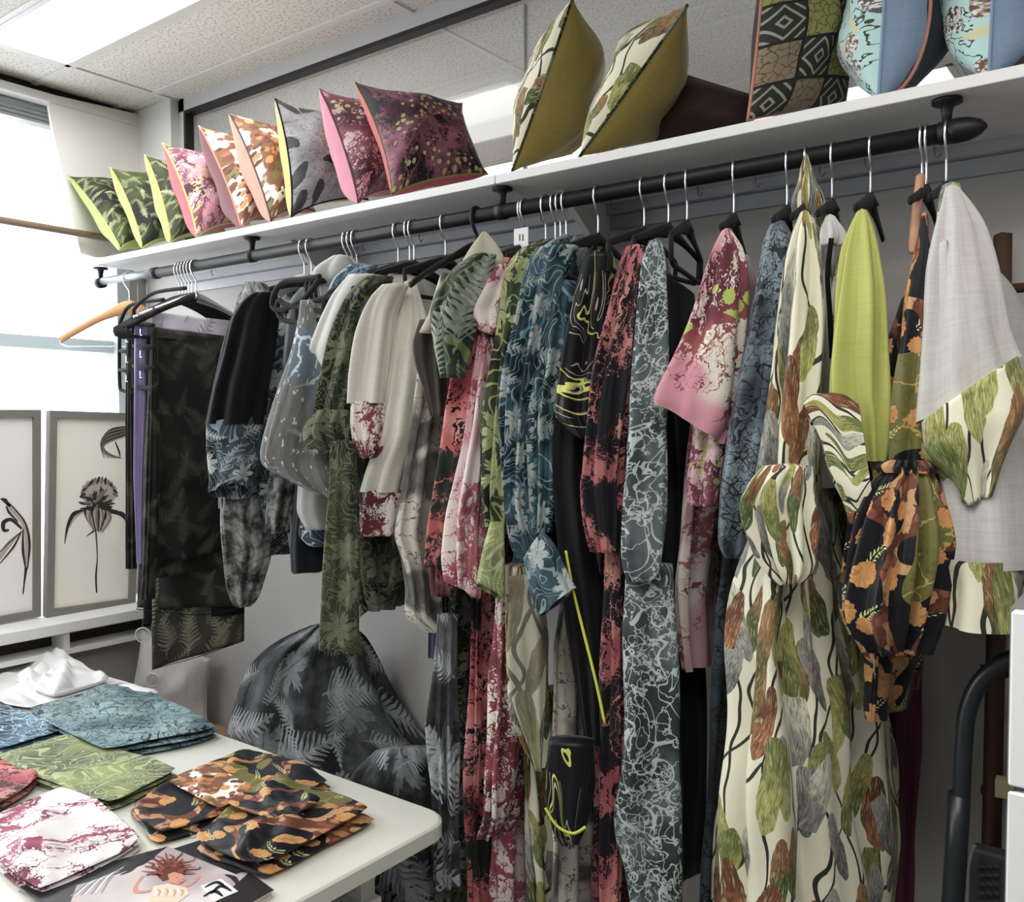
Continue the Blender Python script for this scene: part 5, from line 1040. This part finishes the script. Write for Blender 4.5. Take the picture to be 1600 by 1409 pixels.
t = flatbook('glossy photo book with a red-haired woman pictured on its cover', [(28, 1382), (262, 1322), (428, 1390), (250, 1490)], .012, m_cover())
def decal(pts, mat, nm, lift=.0004):
    V = [atz(u, v, TZ + .012 + lift) for u, v in pts]; V += [p - [0, 0, lift * .8] for p in V]; n = len(pts)
    mesh(nm, V, [tuple(range(n)), tuple(range(2 * n - 1, n - 1, -1))] + [(i, n + i, n + (i + 1) % n, (i + 1) % n) for i in range(n)], mat, t, smooth=False)
def dstroke(pts, wd, mat, nm='printed_stroke', lift=.0006):
    P = smooth_path([atz(u, v, TZ + .012 + lift) for u, v in pts], 24); wd = np.interp(np.linspace(0, 1, 24), np.linspace(0, 1, len(wd)), wd) * .0009
    T = np.gradient(P, axis=0); T /= np.linalg.norm(T, axis=1)[:, None]; S_ = np.cross(T, [0, 0, 1.]); V = np.concatenate([P + S_ * wd[:, None], P - S_ * wd[:, None]])
    mesh(nm, V, [(i, i + 1, 25 + i, 24 + i) for i in range(23)], mat, t, smooth=False)
PB, PS, PH, PD, PW = plain('print_black', (.02, .018, .02), .3), plain('print_skin', c_('c58e76'), .4), plain('print_hair', c_('5a2318'), .4), plain('print_dress', c_('d8c8b4'), .4), plain('print_white', (.75, .75, .76), .3)
decal([(30, 1385), (150, 1352), (262, 1322), (225, 1350), (175, 1368), (120, 1382), (110, 1409), (60, 1409)], PB, 'printed_dark_drape')
decal([(390, 1362), (428, 1390), (340, 1440), (330, 1415)], PB, 'printed_dark_corner', .0003)
for i in range(7): dstroke([(110 + i * 8, 1400 - i), (140 + i * 6, 1378 - i * 2), (178 + i * 3, 1370 - 3 * i)], [1, 2, .5], PW if i % 2 else plain('print_grey', (.3, .3, .32), .3), 'printed_fold', .0007 + i * .00003)
decal([(244, 1366), (248, 1352), (262, 1345), (280, 1347), (292, 1356), (290, 1366), (270, 1372), (254, 1376)], PH, 'printed_hair_mass', .0007)
PH2 = plain('print_hair_light', c_('8a4030'), .4)
for i in range(22):
    a = i / 21 * math.pi * 1.25 - .3; j = 5 * math.sin(i * 2.3); e = 1 + .25 * math.sin(i * 4.1)
    dstroke([(266 + 12 * math.cos(a), 1362 - 8 * math.sin(a)), (266 + 24 * math.cos(a) * e + j, 1360 - 15 * math.sin(a) * e), (267 + 31 * math.cos(a) * e - j, 1359 - 21 * math.sin(a) * e), (268 + 40 * math.cos(a) * e + j, 1358 - 22 * math.sin(a) * e + j * .6)], [3, 2.2, 1.6, .5], (PH, PH2)[i % 2], 'printed_hair', .0009 + i * .00003)
decal([(262, 1366), (272, 1362), (286, 1366), (290, 1374), (280, 1381), (266, 1379)], PS, 'printed_face', .0014)
for p_ in (((275, 1371), (279, 1370)), ((284, 1374), (287, 1373))): dstroke([p_[0], ((p_[0][0] + p_[1][0]) / 2, p_[0][1] - .6), p_[1]], [.5, .9, .5], PB, 'printed_eye', .0017)
dstroke([(279, 1378), (282, 1378.4), (285, 1377.5)], [.4, .8, .4], plain('print_lip', c_('8a2a2a'), .4), 'printed_mouth', .0017)
dstroke([(224, 1368), (214, 1380), (212, 1392), (230, 1392), (250, 1384)], [3, 2.6, 4, 4, 4], PS, 'printed_arm'); dstroke([(285, 1386), (300, 1380), (312, 1368)], [4, 3, 2.4], PS, 'printed_arm')
decal([(240, 1384), (262, 1380), (290, 1386), (296, 1396), (270, 1415), (228, 1415)], PD, 'printed_dress', .001)
for i in range(8): dstroke([(240 + i * 6, 1388 + i % 3), (244 + i * 6, 1392), (241 + i * 6, 1400)], [1, 1.6, .6], PS if i % 2 else PW, 'printed_lace', .0013)
decal([(313, 1384), (345, 1372), (372, 1392), (335, 1408)], PW, 'printed_white_square', .0008)
for pts in ([(320, 1386), (338, 1378), (352, 1385)], [(330, 1396), (345, 1384), (362, 1392)], [(318, 1400), (335, 1392), (348, 1400)], [(352, 1366), (366, 1372), (376, 1390)], [(200, 1340), (212, 1346), (205, 1358), (188, 1366)], [(230, 1330), (238, 1338), (230, 1344)]): dstroke(pts, [1.5, 5, 1.2], PB, 'printed_stroke', .0012)
